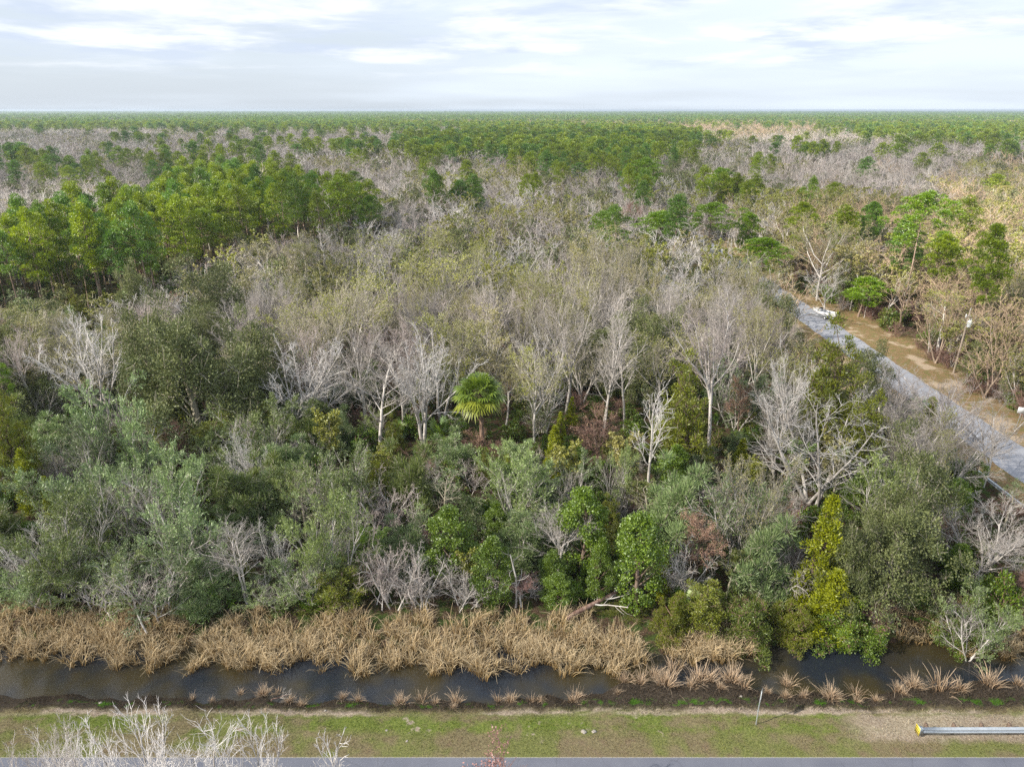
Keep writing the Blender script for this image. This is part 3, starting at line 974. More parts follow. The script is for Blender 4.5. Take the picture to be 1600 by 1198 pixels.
def water_mat():
    m = bpy.data.materials.new('ditch_water')
    m.use_nodes = True
    t = NT(m.node_tree)
    pos = t.n('ShaderNodeNewGeometry').outputs['Position']
    mp = t.n('ShaderNodeMapping', {'Vector': pos, 'Scale': (1, 2.2, 1)})
    n1 = t.noise(mp.outputs[0], 2.2, 4.0, .6)
    n2 = t.noise(pos, .12, 3.0, .6)
    n3 = t.noise(pos, 9.0, 3.0, .7)
    c = t.mix(t.ramp(n2, .40, .60), (.014, .018, .026), (.036, .029, .014))
    c = t.mix(t.ramp(n3, .5, .9), c, (.030, .030, .022))
    p = t.n('ShaderNodeBsdfPrincipled', {'Base Color': c, 'Roughness': .06, 'IOR': 1.40})
    b_ = t.n('ShaderNodeBump', {'Height': n1, 'Strength': .12, 'Distance': .08})
    t.t.links.new(b_.outputs[0], p.inputs['Normal'])
    o = t.n('ShaderNodeOutputMaterial')
    t.t.links.new(p.outputs[0], o.inputs[0])
    return m


M['ground'] = make_ground_mat()
M['turf'] = make_turf_mat()
M['road'] = road_mat('main_road_asphalt', (.085, .093, .125), (.115, .123, .155))
M['side_road'] = road_mat('side_road_asphalt', (.20, .21, .245), (.28, .29, .325))
M['water'] = water_mat()
make_ground()


def sheet(name, x0, x1, y0, y1, z, mat, nx=1, ny=1, wob=0.0, **tags):
    xs = np.linspace(x0, x1, nx + 1); ys = np.linspace(y0, y1, ny + 1)
    X, Y = np.meshgrid(xs, ys)
    X = X.copy(); Y = Y.copy()
    if wob:
        X[:, 0] += wob * np.sin(ys * .9) + wob * .6 * np.sin(ys * 2.3); X[:, -1] += wob * np.sin(ys * .7 + 2) + wob * .6 * np.sin(ys * 2.9)
    V = np.stack([X, Y, np.full_like(X, z)], -1).reshape(-1, 3)
    i = np.arange((nx + 1) * (ny + 1)).reshape(ny + 1, nx + 1)
    F = np.stack([i[:-1, :-1], i[:-1, 1:], i[1:, 1:], i[1:, :-1]], -1).reshape(-1, 4)
    return tag(link(name, mesh_from(name, V, F, mat=mat)), **tags)


sheet('road', -900, 900, 26.9, 34.58, .012, M['road'], kind='structure')
sheet('side_road', 58.7, 65.0, 34.58, 420, .010, M['side_road'], nx=4, ny=500, wob=.12, kind='structure')
sheet('water', -120, 53.6, 39.3, 48.2, WATER_Z, M['water'], kind='structure')
sheet('water', 69.4, 200, 39.3, 48.2, WATER_Z, M['water'], kind='structure')


# ------------------------------------------------------------------ reeds and grass
def blade_mat(name, low, mid, tip, trans=.2):
    m = bpy.data.materials.new(name)
    m.use_nodes = True
    t = NT(m.node_tree)
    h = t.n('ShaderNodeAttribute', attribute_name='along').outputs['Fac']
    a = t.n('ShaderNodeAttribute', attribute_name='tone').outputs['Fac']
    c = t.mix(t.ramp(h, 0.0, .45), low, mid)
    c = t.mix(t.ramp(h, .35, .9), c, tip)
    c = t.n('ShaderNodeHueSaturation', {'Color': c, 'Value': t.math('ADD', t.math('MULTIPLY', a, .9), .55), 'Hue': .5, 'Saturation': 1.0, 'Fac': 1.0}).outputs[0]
    d = t.n('ShaderNodeBsdfDiffuse', {'Color': c})
    tr = t.n('ShaderNodeBsdfTranslucent', {'Color': c})
    mx = t.n('ShaderNodeMixShader', {0: trans, 1: d.outputs[0], 2: tr.outputs[0]})
    o = t.n('ShaderNodeOutputMaterial')
    t.t.links.new(mx.outputs[0], o.inputs[0])
    return m


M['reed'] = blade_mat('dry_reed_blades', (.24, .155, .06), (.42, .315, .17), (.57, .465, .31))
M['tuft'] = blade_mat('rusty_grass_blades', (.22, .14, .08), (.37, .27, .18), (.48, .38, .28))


def blades(g, base, lean, H, wid, bend=1.0, nseg=4, kink=.5):
    """base (n,3); lean (n,2) outward lean; H heights. -> V,F,tone,along"""
    n = len(base)
    s = np.linspace(0, 1, nseg + 1)
    az = g.random(n) * 6.283
    bd = np.stack([np.cos(az), np.sin(az)], 1) * .35 + norm(lean + g.normal(size=(n, 2)) * .1) * .65
    kk = (g.random(n) < kink) * g.uniform(.2, .55, n) * bend
    x = lean[:, None, :] * (s ** 1.3)[None, :, None] * H[:, None, None] + bd[:, None, :] * (np.clip(s - .55, 0, 1) ** 1.2)[None, :, None] * (kk * H * 1.9)[:, None, None]
    z = (s[None, :] - (kk[:, None] * 2.4) * np.clip(s - .58, 0, 1)[None, :] ** 1.4) * H[:, None] * .95
    P = np.concatenate([x, z[..., None]], -1) + base[:, None, :]
    wa = g.random(n) * 3.1416
    w = np.stack([np.cos(wa), np.sin(wa), 0 * wa], 1)[:, None, :] * (wid * (1 - .75 * s ** 2))[None, :, None] * .5 * g.uniform(.7, 1.3, (n, 1, 1))
    V = np.stack([P - w, P + w], 2).reshape(-1, 3)
    i = np.arange(n * (nseg + 1) * 2).reshape(n, nseg + 1, 2)
    F = np.stack([i[:, :-1, 0], i[:, :-1, 1], i[:, 1:, 1], i[:, 1:, 0]], -1).reshape(-1, 4)
    tone = np.repeat(g.random(n), (nseg + 1) * 2)
    al = np.tile(np.repeat(s, 2), n)
    return V, F, tone, al


def reed_bed(x0, x1, front, back, dens, H, label, seed, tint='reed'):
    g = np.random.default_rng(seed)
    n = int((x1 - x0) * 13 * dens)
    cx = g.uniform(x0, x1, n)
    g_gap = np.sin(cx * .53 + seed * 2) + np.sin(cx * 1.31) * .6
    f = np.interp(cx, *front) + .35 * g_gap + .45 * np.sin(cx * 1.9 + seed) + .35 * np.sin(cx * .75) + .2 * np.sin(cx * 4.3)
    b = np.interp(cx, *back) + .7 * np.sin(cx * .9 + seed) + .45 * np.sin(cx * 2.3)
    cy = f + (b - f) * g.random(n)
    edge = np.clip(np.minimum(cx - x0, x1 - cx) / 1.2, .25, 1)
    k = 15
    idx = np.repeat(np.arange(n), k)
    off = g.normal(size=(n * k, 2)) * .13
    bx, by = cx[idx] + off[:, 0], cy[idx] + off[:, 1]
    bz = np.maximum(ground_z(bx, by), WATER_Z) - .05
    hh = H * g.uniform(.45, 1.08, n * k) * np.repeat(g.uniform(.75, 1.12, n), k) * (.72 + .28 * edge[idx]) * (.92 + .15 * np.sin(cx[idx] * .8 + cy[idx] * 1.7))
    lean = off * .9 + g.normal(size=(n * k, 2)) * .22 + np.repeat(g.normal(size=(n, 2)) * .16, k, axis=0)
    V, F, T, A = blades(g, np.stack([bx, by, bz], 1), lean, hh, .043, kink=.8)
    T = np.clip(T * .6 + np.repeat(np.repeat(g.random(n), k), 10) * .45 - .05, 0, 1)
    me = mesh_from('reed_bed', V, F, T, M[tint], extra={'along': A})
    tag(link('reed_bed', me), label, 'reeds', kind='stuff')


FR = ([-60, -38, -14, 0, 5, 10], [44.4, 44.2, 43.3, 42.8, 42.9, 43.7])
BK = ([-60, -38, -14, 0, 5, 10], [49.6, 49.0, 47.9, 48.0, 48.3, 47.4])
reed_bed(-60, -26.5, FR, BK, 1.9, 1.8, 'bed of dry tan cattails along the left end of the ditch', 1)
reed_bed(-25.6, -10.9, FR, BK, 1.9, 1.8, 'bed of dry tan cattails left of the middle of the far bank', 2)
reed_bed(-10.6, 10.6, FR, BK, 2.0, 1.95, 'widest bed of dry tan cattails in the middle of the far bank', 3)
reed_bed(12.2, 19.6, ([12, 20], [44.0, 44.6]), ([12, 20], [47.2, 46.9]), 1.9, 2.0, 'short bed of cattails with green bases right of the middle', 4)
reed_bed(31.0, 53.0, ([31, 34, 38, 53], [47.2, 45.6, 45.0, 45.2]), ([31, 38, 53], [50.6, 49.6, 49.6]), 1.6, 1.8, 'golden reeds at the right end of the far bank', 5)


def grass_tufts():
    g = np.random.default_rng(77)
    protos = []
    for k in range(6):
        n = (100, 150, 130, 80, 210, 60)[k]
        off = g.normal(size=(n, 2)) * (.12, .16, .14, .1, .2, .18)[k]
        base = np.concatenate([off, np.full((n, 1), -.05)], 1)
        lean = off * 1.7 + g.normal(size=(n, 2)) * .22
        H = g.uniform(.5, 1.05, n)
        V, F, T, A = blades(g, base, lean, H, .028, kink=.55)
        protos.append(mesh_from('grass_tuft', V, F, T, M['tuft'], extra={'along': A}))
    # px, py of the foot and size in metres
    spots = [(452, 1092, .9), (470, 1100, .6), (535, 1085, .7), (560, 1092, .9), (625, 1096, .8), (658, 1090, 1.1), (680, 1100, .6), (712, 1092, .9), (708, 1108, .5),
             (778, 1090, .9), (797, 1096, .7), (832, 1096, .8), (845, 1097, .6), (895, 1092, .9), (330, 1090, .5), (300, 1088, .6), (410, 1080, .8), (432, 1078, .7), (375, 1078, .6),
             (975, 1058, 1.0), (1000, 1062, 1.2), (1022, 1052, 1.4), (1040, 1068, 1.4), (1050, 1042, 1.5), (1080, 1075, 1.2), (1092, 1060, 1.5), (1110, 1058, 1.3), (1125, 1080, .9), (1143, 1064, 1.3), (1160, 1076, 1.2),
             (1200, 1080, .8), (1230, 1064, 1.2), (1228, 1088, .9), (1253, 1092, 1.1), (1297, 1094, 1.3), (1340, 1080, 1.2), (1338, 1098, .8), (1370, 1095, .7), (1405, 1078, 1.2), (1412, 1088, .8),
             (1428, 1070, 1.3), (1470, 1078, 2.1), (1500, 1082, 1.5), (1545, 1074, 1.7), (1590, 1072, 1.0), (965, 1088, .6), (905, 1086, .6)]
    for i, (px, py, s) in enumerate(spots):
        X, Y = at(px, py, -.6)
        o = link('grass_tuft', protos[i % 6], None, (X, Y, max(float(ground_z(X, Y)), WATER_Z - .1)))
        o.rotation_euler = (0, 0, g.random() * 6.28)
        s *= .82 if px > 1190 else .95
        o.scale = (s * 1.05, s * 1.05, s)
        if i == 41:
            lab, grp = 'largest dry grass tuft, fanning out over the water at the right', None
        elif i == 43:
            lab, grp = 'spreading grass tuft with long arching blades at the far right of the water', None
        elif px < 450:
            lab, grp = 'small withered grass tuft on the near bank behind the bare roadside treetops', 'grass tufts on the left near bank'
        elif px < 920:
            lab, grp = 'thin withered grass tuft on the dark mud edge in the middle of the ditch', 'grass tufts on the middle near bank'
        elif px < 1180:
            lab, grp = 'orange brown grass tuft crowding the narrow water left of the thin sign post', 'grass tufts left of the sign post'
        else:
            lab, grp = 'rusty grass tuft on the near bank right of the thin sign post', 'grass tufts right of the sign post'
        tag(o, lab, 'grass tuft', grp)


grass_tufts()


def verge_grass():
    g = np.random.default_rng(5)
    n = 52000
    X = g.uniform(-36, 38, n); Y = 34.75 + (41.2 - 34.75) * g.random(n) ** .9
    Z = ground_z(X, Y)
    k = Z > WATER_Z + .05
    X, Y, Z = X[k], Y[k], Z[k]
    n = len(X)
    thin = np.sin(X * .7 + Y) * np.sin(Y * 1.4 - X * .3) + g.normal(size=n) * .6 > -.5
    X, Y, Z = X[thin], Y[thin], Z[thin]
    n = len(X)
    H = g.uniform(.05, .14, n) * (1 + .8 * (Y > 38.6))
    V, F, T, A = blades(g, np.stack([X, Y, Z - .01], 1), g.normal(size=(n, 2)) * .5, H, .035, nseg=1, kink=0)
    tag(link('verge_grass', mesh_from('verge_grass', V, F, T, M['turf'])), 'short patchy dry and green grass between the road and the ditch', 'grass', kind='stuff')


verge_grass()


# ------------------------------------------------------------------ the cloud added out of view to shade most of the lot
def cloud_mat():  # skin of the added shade clouds
    m = bpy.data.materials.new('shade_cloud_skin')
    m.use_nodes = True
    t = NT(m.node_tree)
    pos = t.n('ShaderNodeNewGeometry').outputs['Position']
    n = t.noise(pos, .011, 4.0, .55)
    den = t.math('ADD', t.math('MULTIPLY', t.ramp(n, .35, .65), .22), .16)       # opacity of each skin
    tp = t.n('ShaderNodeBsdfTransparent')
    tl = t.n('ShaderNodeBsdfTranslucent', {'Color': (.94, .95, .97, 1)})
    df = t.n('ShaderNodeBsdfDiffuse', {'Color': (.94, .95, .97, 1)})
    bd = t.n('ShaderNodeMixShader', {0: .65, 1: df.outputs[0], 2: tl.outputs[0]})
    mx = t.n('ShaderNodeMixShader', {0: den, 1: tp.outputs[0], 2: bd.outputs[0]})
    o = t.n('ShaderNodeOutputMaterial')
    t.t.links.new(mx.outputs[0], o.inputs[0])
    return m


def make_shade_cloud(shadow, alt, thick, seed):
    """an added, unseen, lumpy flat-based cloud whose shadow on the ground is the given outline"""
    off = Vector((SUN_DIR.x, SUN_DIR.y)) * (alt / SUN_DIR.z)
    g = np.random.default_rng(seed)
    pts = np.array(shadow, float)
    P = []
    for i in range(len(pts)):
        a, b = pts[i], pts[(i + 1) % len(pts)]
        n = max(2, int(np.linalg.norm(b - a) / 14))
        for k in range(n):
            P.append(a + (b - a) * k / n)
    P = np.array(P)
    n = len(P)
    ph = np.arange(n)
    c = P.mean(0)
    w = 4 * np.sin(ph * .55) + 4 * np.sin(ph * 1.27 + 1) + g.normal(size=n) * 2.5
    P = P + norm(P - c) * w[:, None] + np.array([off.x, off.y])
    c = P.mean(0)
    rings = []
    for s, z in ((.55, 0), (.985, 1), (1.0, thick * .35), (.985, thick * .6), (.9, thick * .85), (.6, thick)):
        q = c + (P - c) * s
        zz = alt + z + (g.normal(size=n) * thick * .06 if z > 1 else 0)
        rings.append(np.concatenate([q, np.broadcast_to(zz, (n,))[:, None]], 1))
    ge = Geo()
    ge.loft(rings)
    tag(link('cloud', ge.mesh('cloud', M['cloud'], True)), kind='structure')  # added out of view, only for its shade


M['cloud'] = cloud_mat()  # for the added shade clouds only
# three unseen clouds, outlined so the sun comes through between them on the pine stand and beyond the side road
make_shade_cloud([(-900, -600), (-300, -700), (400, -650), (250, -150), (75, 0), (60, 52), (66, 78), (80, 112), (90, 132), (20, 134), (-60, 128), (-130, 118), (-300, 105), (-900, 90)], 420, 50, 3)
make_shade_cloud([(-32, 138), (40, 136), (92, 142), (112, 205), (165, 285), (120, 296), (40, 300), (-45, 300), (-62, 255), (-42, 190)], 420, 30, 4)
make_shade_cloud([(-1500, 330), (-400, 306), (-60, 302), (60, 306), (178, 300), (330, 390), (500, 520), (540, 640), (380, 740), (210, 720), (150, 860), (-50, 980), (-300, 1050), (-900, 1100), (-1500, 1200)], 420, 60, 5)


# ------------------------------------------------------------------ single trees
counter = {}


def place_tree(kind, lod, pi, X, Y, w, h, rz, label, cat, group=None, z=None, name=None, tilt=None):
    d = PROTO[(kind, lod)][pi % len(PROTO[(kind, lod)])]
    root = bpy.data.objects.new(name or kind, None)
    root.empty_display_size = .5
    col.objects.link(root)
    zz = float(ground_z(X, Y)) if z is None else z
    root.location = (X, Y, zz)
    sx = w / d['W']; sz = h / d['H']
    root.scale = (sx, sx, sz)
    root.rotation_euler = (tilt[0], tilt[1], rz) if tilt else (0, 0, rz)
    tag(root, label, cat, group)
    for nm, me in d['parts']:
        o = bpy.data.objects.new(nm, me)
        col.objects.link(o)
        o.parent = root
    return root


def hero(kind, pi, px, ytop, ybase, wpx, label, cat, name, tilt=None, lod='hi', hscale=1.0):
    Y = ground_y(ybase)
    if px < 1035 and ybase > 940:
        Y = max(Y, 50.0 - (1.6 if 225 < px < 270 else 0))
    h = CAM_H - Y * math.tan(ray_angle(ytop))
    X = (px - 800.0) / FPX * depth(Y, h * .6)
    w = wpx / FPX * depth(Y, h * .6)
    rz = (px * 7.13 + ybase) % 6.28
    return place_tree(kind, lod, pi, X, Y, w, h * hscale, rz, label, cat, name=name, tilt=tilt)


# kind | variant | x of crown | top row | foot row | crown width (all measured in the photograph) | label
HEROES = '''
white_tree|5|150|475|672|150|white leafless tree spreading sideways just left of the big dark oak
white_tree|1|455|520|692|125|white leafless tree of several forked stems right of the big dark oak
bare_tree|4|583|540|716|90|thin grey leafless tree left of the pair of stems behind the palmettos
white_tree|3|660|500|702|118|white leafless twin-stemmed tree standing left of the cabbage palm
white_tree|2|1016|588|800|66|slender white leafless tree with a straight bare stem right of the centre
white_tree|4|1285|585|792|205|largest white leafless tree, many stems fanning out right of the centre
white_tree|3|1238|520|705|70|tall narrow white leafless tree behind the largest white tree
bare_tree|1|1128|462|716|135|pinkish grey vase-shaped tree on two tall bare stems right of the centre
white_tree|0|812|383|505|88|white fan-shaped bare tree rising over the olive crowns at the centre
white_tree|3|398|412|482|86|pale bare tree sticking out of the dark oaks below the pine stand
white_tree|3|318|452|530|110|whitish bare crown lying on top of the big dark oak
white_tree|2|1030|408|502|56|small white bare tree among olive crowns right of the centre
bare_tree|0|886|440|645|115|grey fan-crowned bare tree with long stems right of the cabbage palm
bare_tree|5|948|475|690|62|tall thin grey bare tree second right of the cabbage palm
bare_tree|4|985|470|672|60|tall thin grey bare tree between two fan-crowned trees right of the palm
white_tree|0|1294|410|494|62|white V-shaped bare tree standing beside the parked boat
bare_tree|3|1545|772|905|150|wide low grey leafless tree at the bottom right above the reeds
bare_tree|2|1425|590|765|165|broad grey leafless tree in front of the side road
bare_tree|6|1395|575|735|110|thin grey leafless tree behind the broad one in front of the side road
bare_tree|2|1470|640|800|130|low grey leafless tree before the side road near the bridge guardrail
bare_tree|0|1555|620|760|110|grey leafless tree before the road at the right edge
bare_tree|1|1500|560|740|130|grey leafless crown overlapping the side road at the right edge
bare_tree|3|1225|600|760|90|grey leafless tree behind the left stems of the largest white tree
white_tree|1|396|668|795|62|small white bare tree between grey green shrubs in the left half
bare_tree|5|372|795|940|80|grey twiggy bare tree standing over the left reeds
white_tree|0|425|815|930|60|pale fan of thin bare stems over the left reeds
tangle|0|598|835|965|95|grey thicket of thin dead stems behind the middle reeds
tangle|1|655|845|968|90|grey dead thicket with yellowish moss behind the middle reeds
tangle|2|725|880|970|85|low grey thicket of arching stems left of the orange cedar stump
bare_tree|6|872|785|905|92|pale bare treetop over dark undergrowth right of the middle
snag|0|805|845|962|52|thin white dead stem above the red-stemmed shrub
tangle|1|1070|835|935|86|purplish grey tangle of bare stems right of the tall vivid green column
white_tree|0|25|815|945|90|pale bare tree leaning at the far left above the reeds
tangle|0|600|745|850|120|purplish grey mass of fine bare twigs left of the vivid green trees
tangle|2|1230|840|935|75|whitish hanging dead branches left of the yellow green cedar
snag|1|1465|452|512|42|broken white dead tree at the edge of the woods near the transformer pole
white_tree|2|880|165|166|1|skip
budding_tree|0|560|400|600|150|wide olive tinted budding tree left of the centre
budding_tree|1|500|440|622|130|olive budding tree behind the white forked tree left of the centre
budding_tree|2|690|383|540|125|yellow olive crowned budding tree above the white twin-stemmed tree
budding_tree|0|628|345|478|125|olive budding tree at the right foot of the pine stand
budding_tree|1|745|362|500|100|dull olive budding tree behind the centre crowns
budding_tree|3|768|470|640|90|thin budding tree with yellow tips directly above the cabbage palm
budding_tree|2|720|478|652|88|leaning budding tree with yellowish tufts left above the cabbage palm
budding_tree|1|905|348|480|110|pale olive crown above the grey fan-crowned tree
budding_tree|4|968|362|492|90|pale budding crown left of the small white bare tree
budding_tree|0|1040|500|662|110|budding tree with orange tips left of the pinkish vase-shaped tree
budding_tree|1|1110|430|560|130|olive haze of buds behind the pinkish vase-shaped tree
budding_tree|2|1180|455|650|90|dull budding tree between the vase-shaped tree and the side road
budding_tree|4|440|368|475|115|rounded olive grey budding crown in front of the pines
budding_tree|3|485|372|480|70|brownish budding crown at the right foot of the pines
budding_tree|0|1290|330|470|110|olive brown crown behind the bend of the side road
budding_tree|4|1180|715|900|110|mossy olive tree with drooping limbs left of the yellow green cedar
budding_tree|1|840|520|690|90|mossy budding tree right behind the cabbage palm
budding_tree|4|1440|640|790|120|moss hung grey olive tree before the bridge guardrail
oak_tree|0|300|485|705|215|biggest dark evergreen oak, a round dull green dome on the left
oak_tree|1|232|500|690|120|dark oak crown joined to the left side of the biggest oak
oak_tree|2|395|480|665|125|dark oak crown joined to the right side of the biggest oak
oak_tree|1|330|425|560|160|dull green oak behind the biggest oak
oak_tree|0|1395|775|950|180|large dark green oak above the water at the right
oak_tree|2|1330|800|960|110|dark oak crown right of the yellow green cedar
oak_tree|1|1420|712|900|140|grey green oak behind the large right-hand oak
oak_tree|2|210|405|520|60|small dark oak at the edge of the pine stand
leafy_tree|0|998|793|985|98|tall vivid green leafy column left of the leaning palmettos
leafy_tree|1|703|790|905|92|vivid green leafy tree over the middle reeds, left of the two narrow ones
leafy_tree|2|770|835|958|72|narrow olive green leafy tree just left of the red-stemmed shrub
leafy_tree|0|912|755|900|88|vivid green double crowned leafy tree left of the tall green column
leafy_tree|1|872|895|975|62|low green leafy shrub behind the middle reeds
leafy_tree|2|940|838|940|50|narrow dark green leafy shrub against the tall green column
leafy_tree|1|776|783|862|46|small dark green leafy tree left of the pale bare treetop
cedar_tree|1|1290|766|955|92|yellow green cedar with a pointed top right of the centre
cedar_tree|2|1306|872|980|100|low yellow green cedar spreading in front of the pointed cedar
cedar_tree|3|1298|512|745|98|tall yellow green cedar between the white trees and the side road
cedar_tree|4|1345|600|770|80|second yellow green cedar behind the largest white tree
cedar_tree|5|1070|585|765|92|broad olive green cedar left of the two tall bare stems
cedar_tree|3|333|652|735|84|short bright yellow green cedar in front of the biggest oak
cedar_tree|0|246|645|722|42|narrow yellow green cedar left of the brown dead cedar
cedar_tree|1|40|698|805|52|yellow green pointed cedar near the left edge
cedar_tree|2|76|742|812|38|small yellow green cedar beside the pointed one near the left edge
cedar_tree|4|528|888|992|88|dark olive cedar standing over the reeds left of the middle
cedar_tree|3|14|605|790|72|dark green cedar cut by the left edge
cedar_tree|4|1100|905|980|80|low olive green cedar shrub behind the short reed bed
cedar_tree|3|1065|560|735|70|olive cedar top hidden behind the broad olive green cedar
myrtle_tree|0|90|785|930|132|grey green feathery tree at the left, second row from the reeds
myrtle_tree|1|168|722|872|122|grey green feathery tree below the white spreading tree
myrtle_tree|2|250|698|862|128|pale grey green feathery tree in the middle of the left shrubs
myrtle_tree|3|300|762|905|132|grey green feathery tree in front of the palest one on the left
myrtle_tree|4|372|722|840|106|dark grey green feathery tree left of the small white bare tree
myrtle_tree|0|150|862|984|132|dark olive feathery shrub over the left reeds
myrtle_tree|1|238|850|986|132|broad dark grey green shrub over the gap in the left reeds
myrtle_tree|2|200|598|770|124|pale mossy grey green tree under the white spreading tree
myrtle_tree|3|128|640|790|100|dusty green tree left of the pale mossy one
myrtle_tree|4|320|862|972|104|grey green shrub behind the second reed bed from the left
myrtle_tree|0|503|780|930|104|grey green feathery tree over the dark olive cedar
myrtle_tree|1|495|714|835|92|yellowish green feathery tree right of the small white bare tree
myrtle_tree|2|470|868|965|84|bluish green shrub left of the dark olive cedar
myrtle_tree|3|562|702|832|118|bluish green feathery tree in the shadow left of the centre
myrtle_tree|4|640|700|822|104|dull green feathery tree below the white twin-stemmed tree
myrtle_tree|0|808|688|832|108|pale silvery green feathery tree below the cabbage palm
myrtle_tree|1|964|695|802|56|bluish green feathery sapling left of the slender white tree
myrtle_tree|2|880|718|805|84|dull green shrub left of the double crowned leafy tree
myrtle_tree|3|1152|728|885|132|grey green round tree below the two tall bare stems
myrtle_tree|4|1200|800|935|104|grey green tree left behind the yellow green cedar
myrtle_tree|0|55|860|972|112|grey green shrub over the far left reeds
myrtle_tree|1|430|900|985|90|low grey green shrub right of the pale fan of thin stems
myrtle_tree|2|400|620|740|110|dull green tree at the right foot of the biggest oak
myrtle_tree|3|1375|700|840|120|grey green tree below the largest white tree
myrtle_tree|4|1060|730|860|110|blue green shrub left of the two tall bare stems
myrtle_tree|2|1520|900|1000|110|mixed green shrub at the foot of the wide low grey tree
wide_bush|0|1165|915|985|120|round olive green bush behind the short reed bed
wide_bush|2|1240|930|985|80|olive green bush hanging over the water left of the cedar
wide_bush|1|1322|930|985|120|vivid green bush hanging over the water below the cedar
wide_bush|1|1500|935|985|100|dark green bush beside the golden reeds
wide_bush|2|1050|930|985|70|brownish olive bush at the water gap right of the middle reeds
bush|2|1565|900|968|70|green bush at the right edge over the golden reeds
wide_bush|0|975|935|988|90|dull green bush at the foot of the tall vivid green column
bush|3|480|935|990|70|dark bush at the foot of the bluish green shrub
rusty_tree|0|340|622|692|44|small brown leafless tree behind the short bright cedar
rusty_tree|1|276|650|735|46|rusty brown dead cedar right of the narrow yellow green one
rusty_tree|0|752|672|730|52|brown shrub at the foot of the cabbage palm
rusty_tree|1|932|635|745|62|rusty brown young tree right of the cabbage palm
rusty_tree|0|1096|795|915|72|rusty brown shrub right of the tall vivid green column
rusty_tree|1|1592|898|962|52|rusty shrub at the right edge above the golden reeds
rusty_tree|0|1160|590|690|40|reddish brown stem thicket right of the two tall bare stems
crimson_tree|0|12|488|612|58|crimson budding tree at the left edge
crimson_tree|1|985|308|380|30|small pink budding tree in the middle distance
crimson_tree|0|815|895|972|54|red-stemmed shrub behind the middle reeds
crimson_tree|1|1375|925|985|52|reddish shrub at the bank right of the cedars
bright_pine|1|1432|303|505|112|tall open-crowned pine on a long pale trunk right of the side road
pine_tree|0|1412|345|492|58|slim pine with a long bare trunk left of the tall open-crowned pine
pine_tree|1|1478|335|520|60|slim pine right of the tall open-crowned pine
pine_tree|2|1552|350|560|62|tall pine near the right edge behind the transformer pole
pine_tree|3|1350|322|452|50|slim pine behind the low crooked pine beside the boat
pine_tree|0|1255|318|432|46|slim pine right of the street light
bright_pine|0|1345|425|495|82|low bright green pine with crooked limbs beside the parked boat
bright_pine|0|1186|362|455|82|bright yellow green pine left of the side road
bright_pine|1|1112|318|425|92|green pine just left of the bend of the side road
bright_pine|0|1040|322|405|86|green pine behind the bend of the side road
bright_pine|1|1005|248|335|76|broad bright green pine beyond the centre woods
bright_pine|0|1120|252|340|52|round-headed green pine beside the farthest utility pole
rusty_pine|0|148|312|440|40|pine with rusty orange needles in the left stand
bright_pine|1|0|570|700|60|bright green pine bough cut by the left edge
bright_pine|0|1172|320|420|40|slim green pine by the second utility pole
palm_tree|0|757|590|735|98|cabbage palm with a round green and yellow head at the centre
'''
CATS = {'white_tree': ('bare tree', 'bare_tree'), 'bare_tree': ('bare tree', 'bare_tree'), 'tangle': ('thicket', 'bare_thicket'), 'snag': ('dead tree', 'dead_tree'),
        'budding_tree': ('budding tree', 'budding_tree'), 'oak_tree': ('oak tree', 'oak_tree'), 'leafy_tree': ('evergreen tree', 'leafy_tree'),
        'cedar_tree': ('cedar tree', 'cedar_tree'), 'myrtle_tree': ('evergreen tree', 'wax_myrtle'), 'bush': ('bush', 'bush'), 'wide_bush': ('bush', 'bush'), 'rusty_tree': ('brown shrub', 'rusty_shrub'),
        'crimson_tree': ('red shrub', 'red_budding_tree'), 'bright_pine': ('pine tree', 'pine_tree'), 'rusty_pine': ('pine tree', 'pine_tree'), 'palm_tree': ('palm tree', 'palm_tree'),
        'sapling': ('sapling', 'sapling'), 'pine_tree': ('pine tree', 'pine_tree'), 'tan_tree': ('bare tree', 'bare_tree'), 'palmetto': ('palmetto', 'palmetto'), 'brown_tangle': ('thicket', 'bare_thicket')}
hero_xy = []
for line in HEROES.strip().splitlines():
    k, v, x, yt, yb, w, lab = line.split('|')
    if lab == 'skip':
        continue
    o = hero(k, int(v), float(x), float(yt), float(yb), float(w), lab, CATS[k][0], CATS[k][1], lod='mid' if k == 'rusty_pine' else 'hi')
    hero_xy.append((o.location.x, o.location.y, float(w) / FPX * depth(o.location.y, 8) * .5))
hero_xy = np.array(hero_xy)

# bare treetops on the near side of the main road: their feet are below the picture
NEARTOPS = (('white_tree', 6, 292, 1088, 25.0, 5.4, 'twin-crowned white bare treetop at the bottom left, the taller of the two'),
            ('white_tree', 7, 200, 1090, 25.5, 4.8, 'white bare treetop at the bottom left, left of the tallest one'),
            ('white_tree', 7, 388, 1118, 25.5, 4.6, 'lower grey bare treetop at the bottom, right of the twin-crowned one'),
            ('bare_tree', 2, 30, 1105, 25.0, 6.0, 'grey green lichened bare treetop in the bottom left corner'),
            ('white_tree', 8, 530, 1138, 26.0, 2.2, 'small white bare treetop alone at the road edge'),
            ('crimson_tree', 1, 800, 1172, 26.3, 5.0, 'pinkish twig tips at the bottom edge in the middle'),
            ('white_tree', 7, 108, 1155, 25.0, 4.2, 'grey bare treetop over the road between the corner one and the white ones'))
for k, v, px, pt, Y, w, lab in NEARTOPS:
    h = CAM_H - Y * math.tan(ray_angle(pt))
    X = (px - 800.0) / FPX * depth(Y, h)
    place_tree(k, 'hi', v, X, Y, w, h, (px * .7) % 6.28, lab, CATS[k][0], name=CATS[k][1], z=0.0)

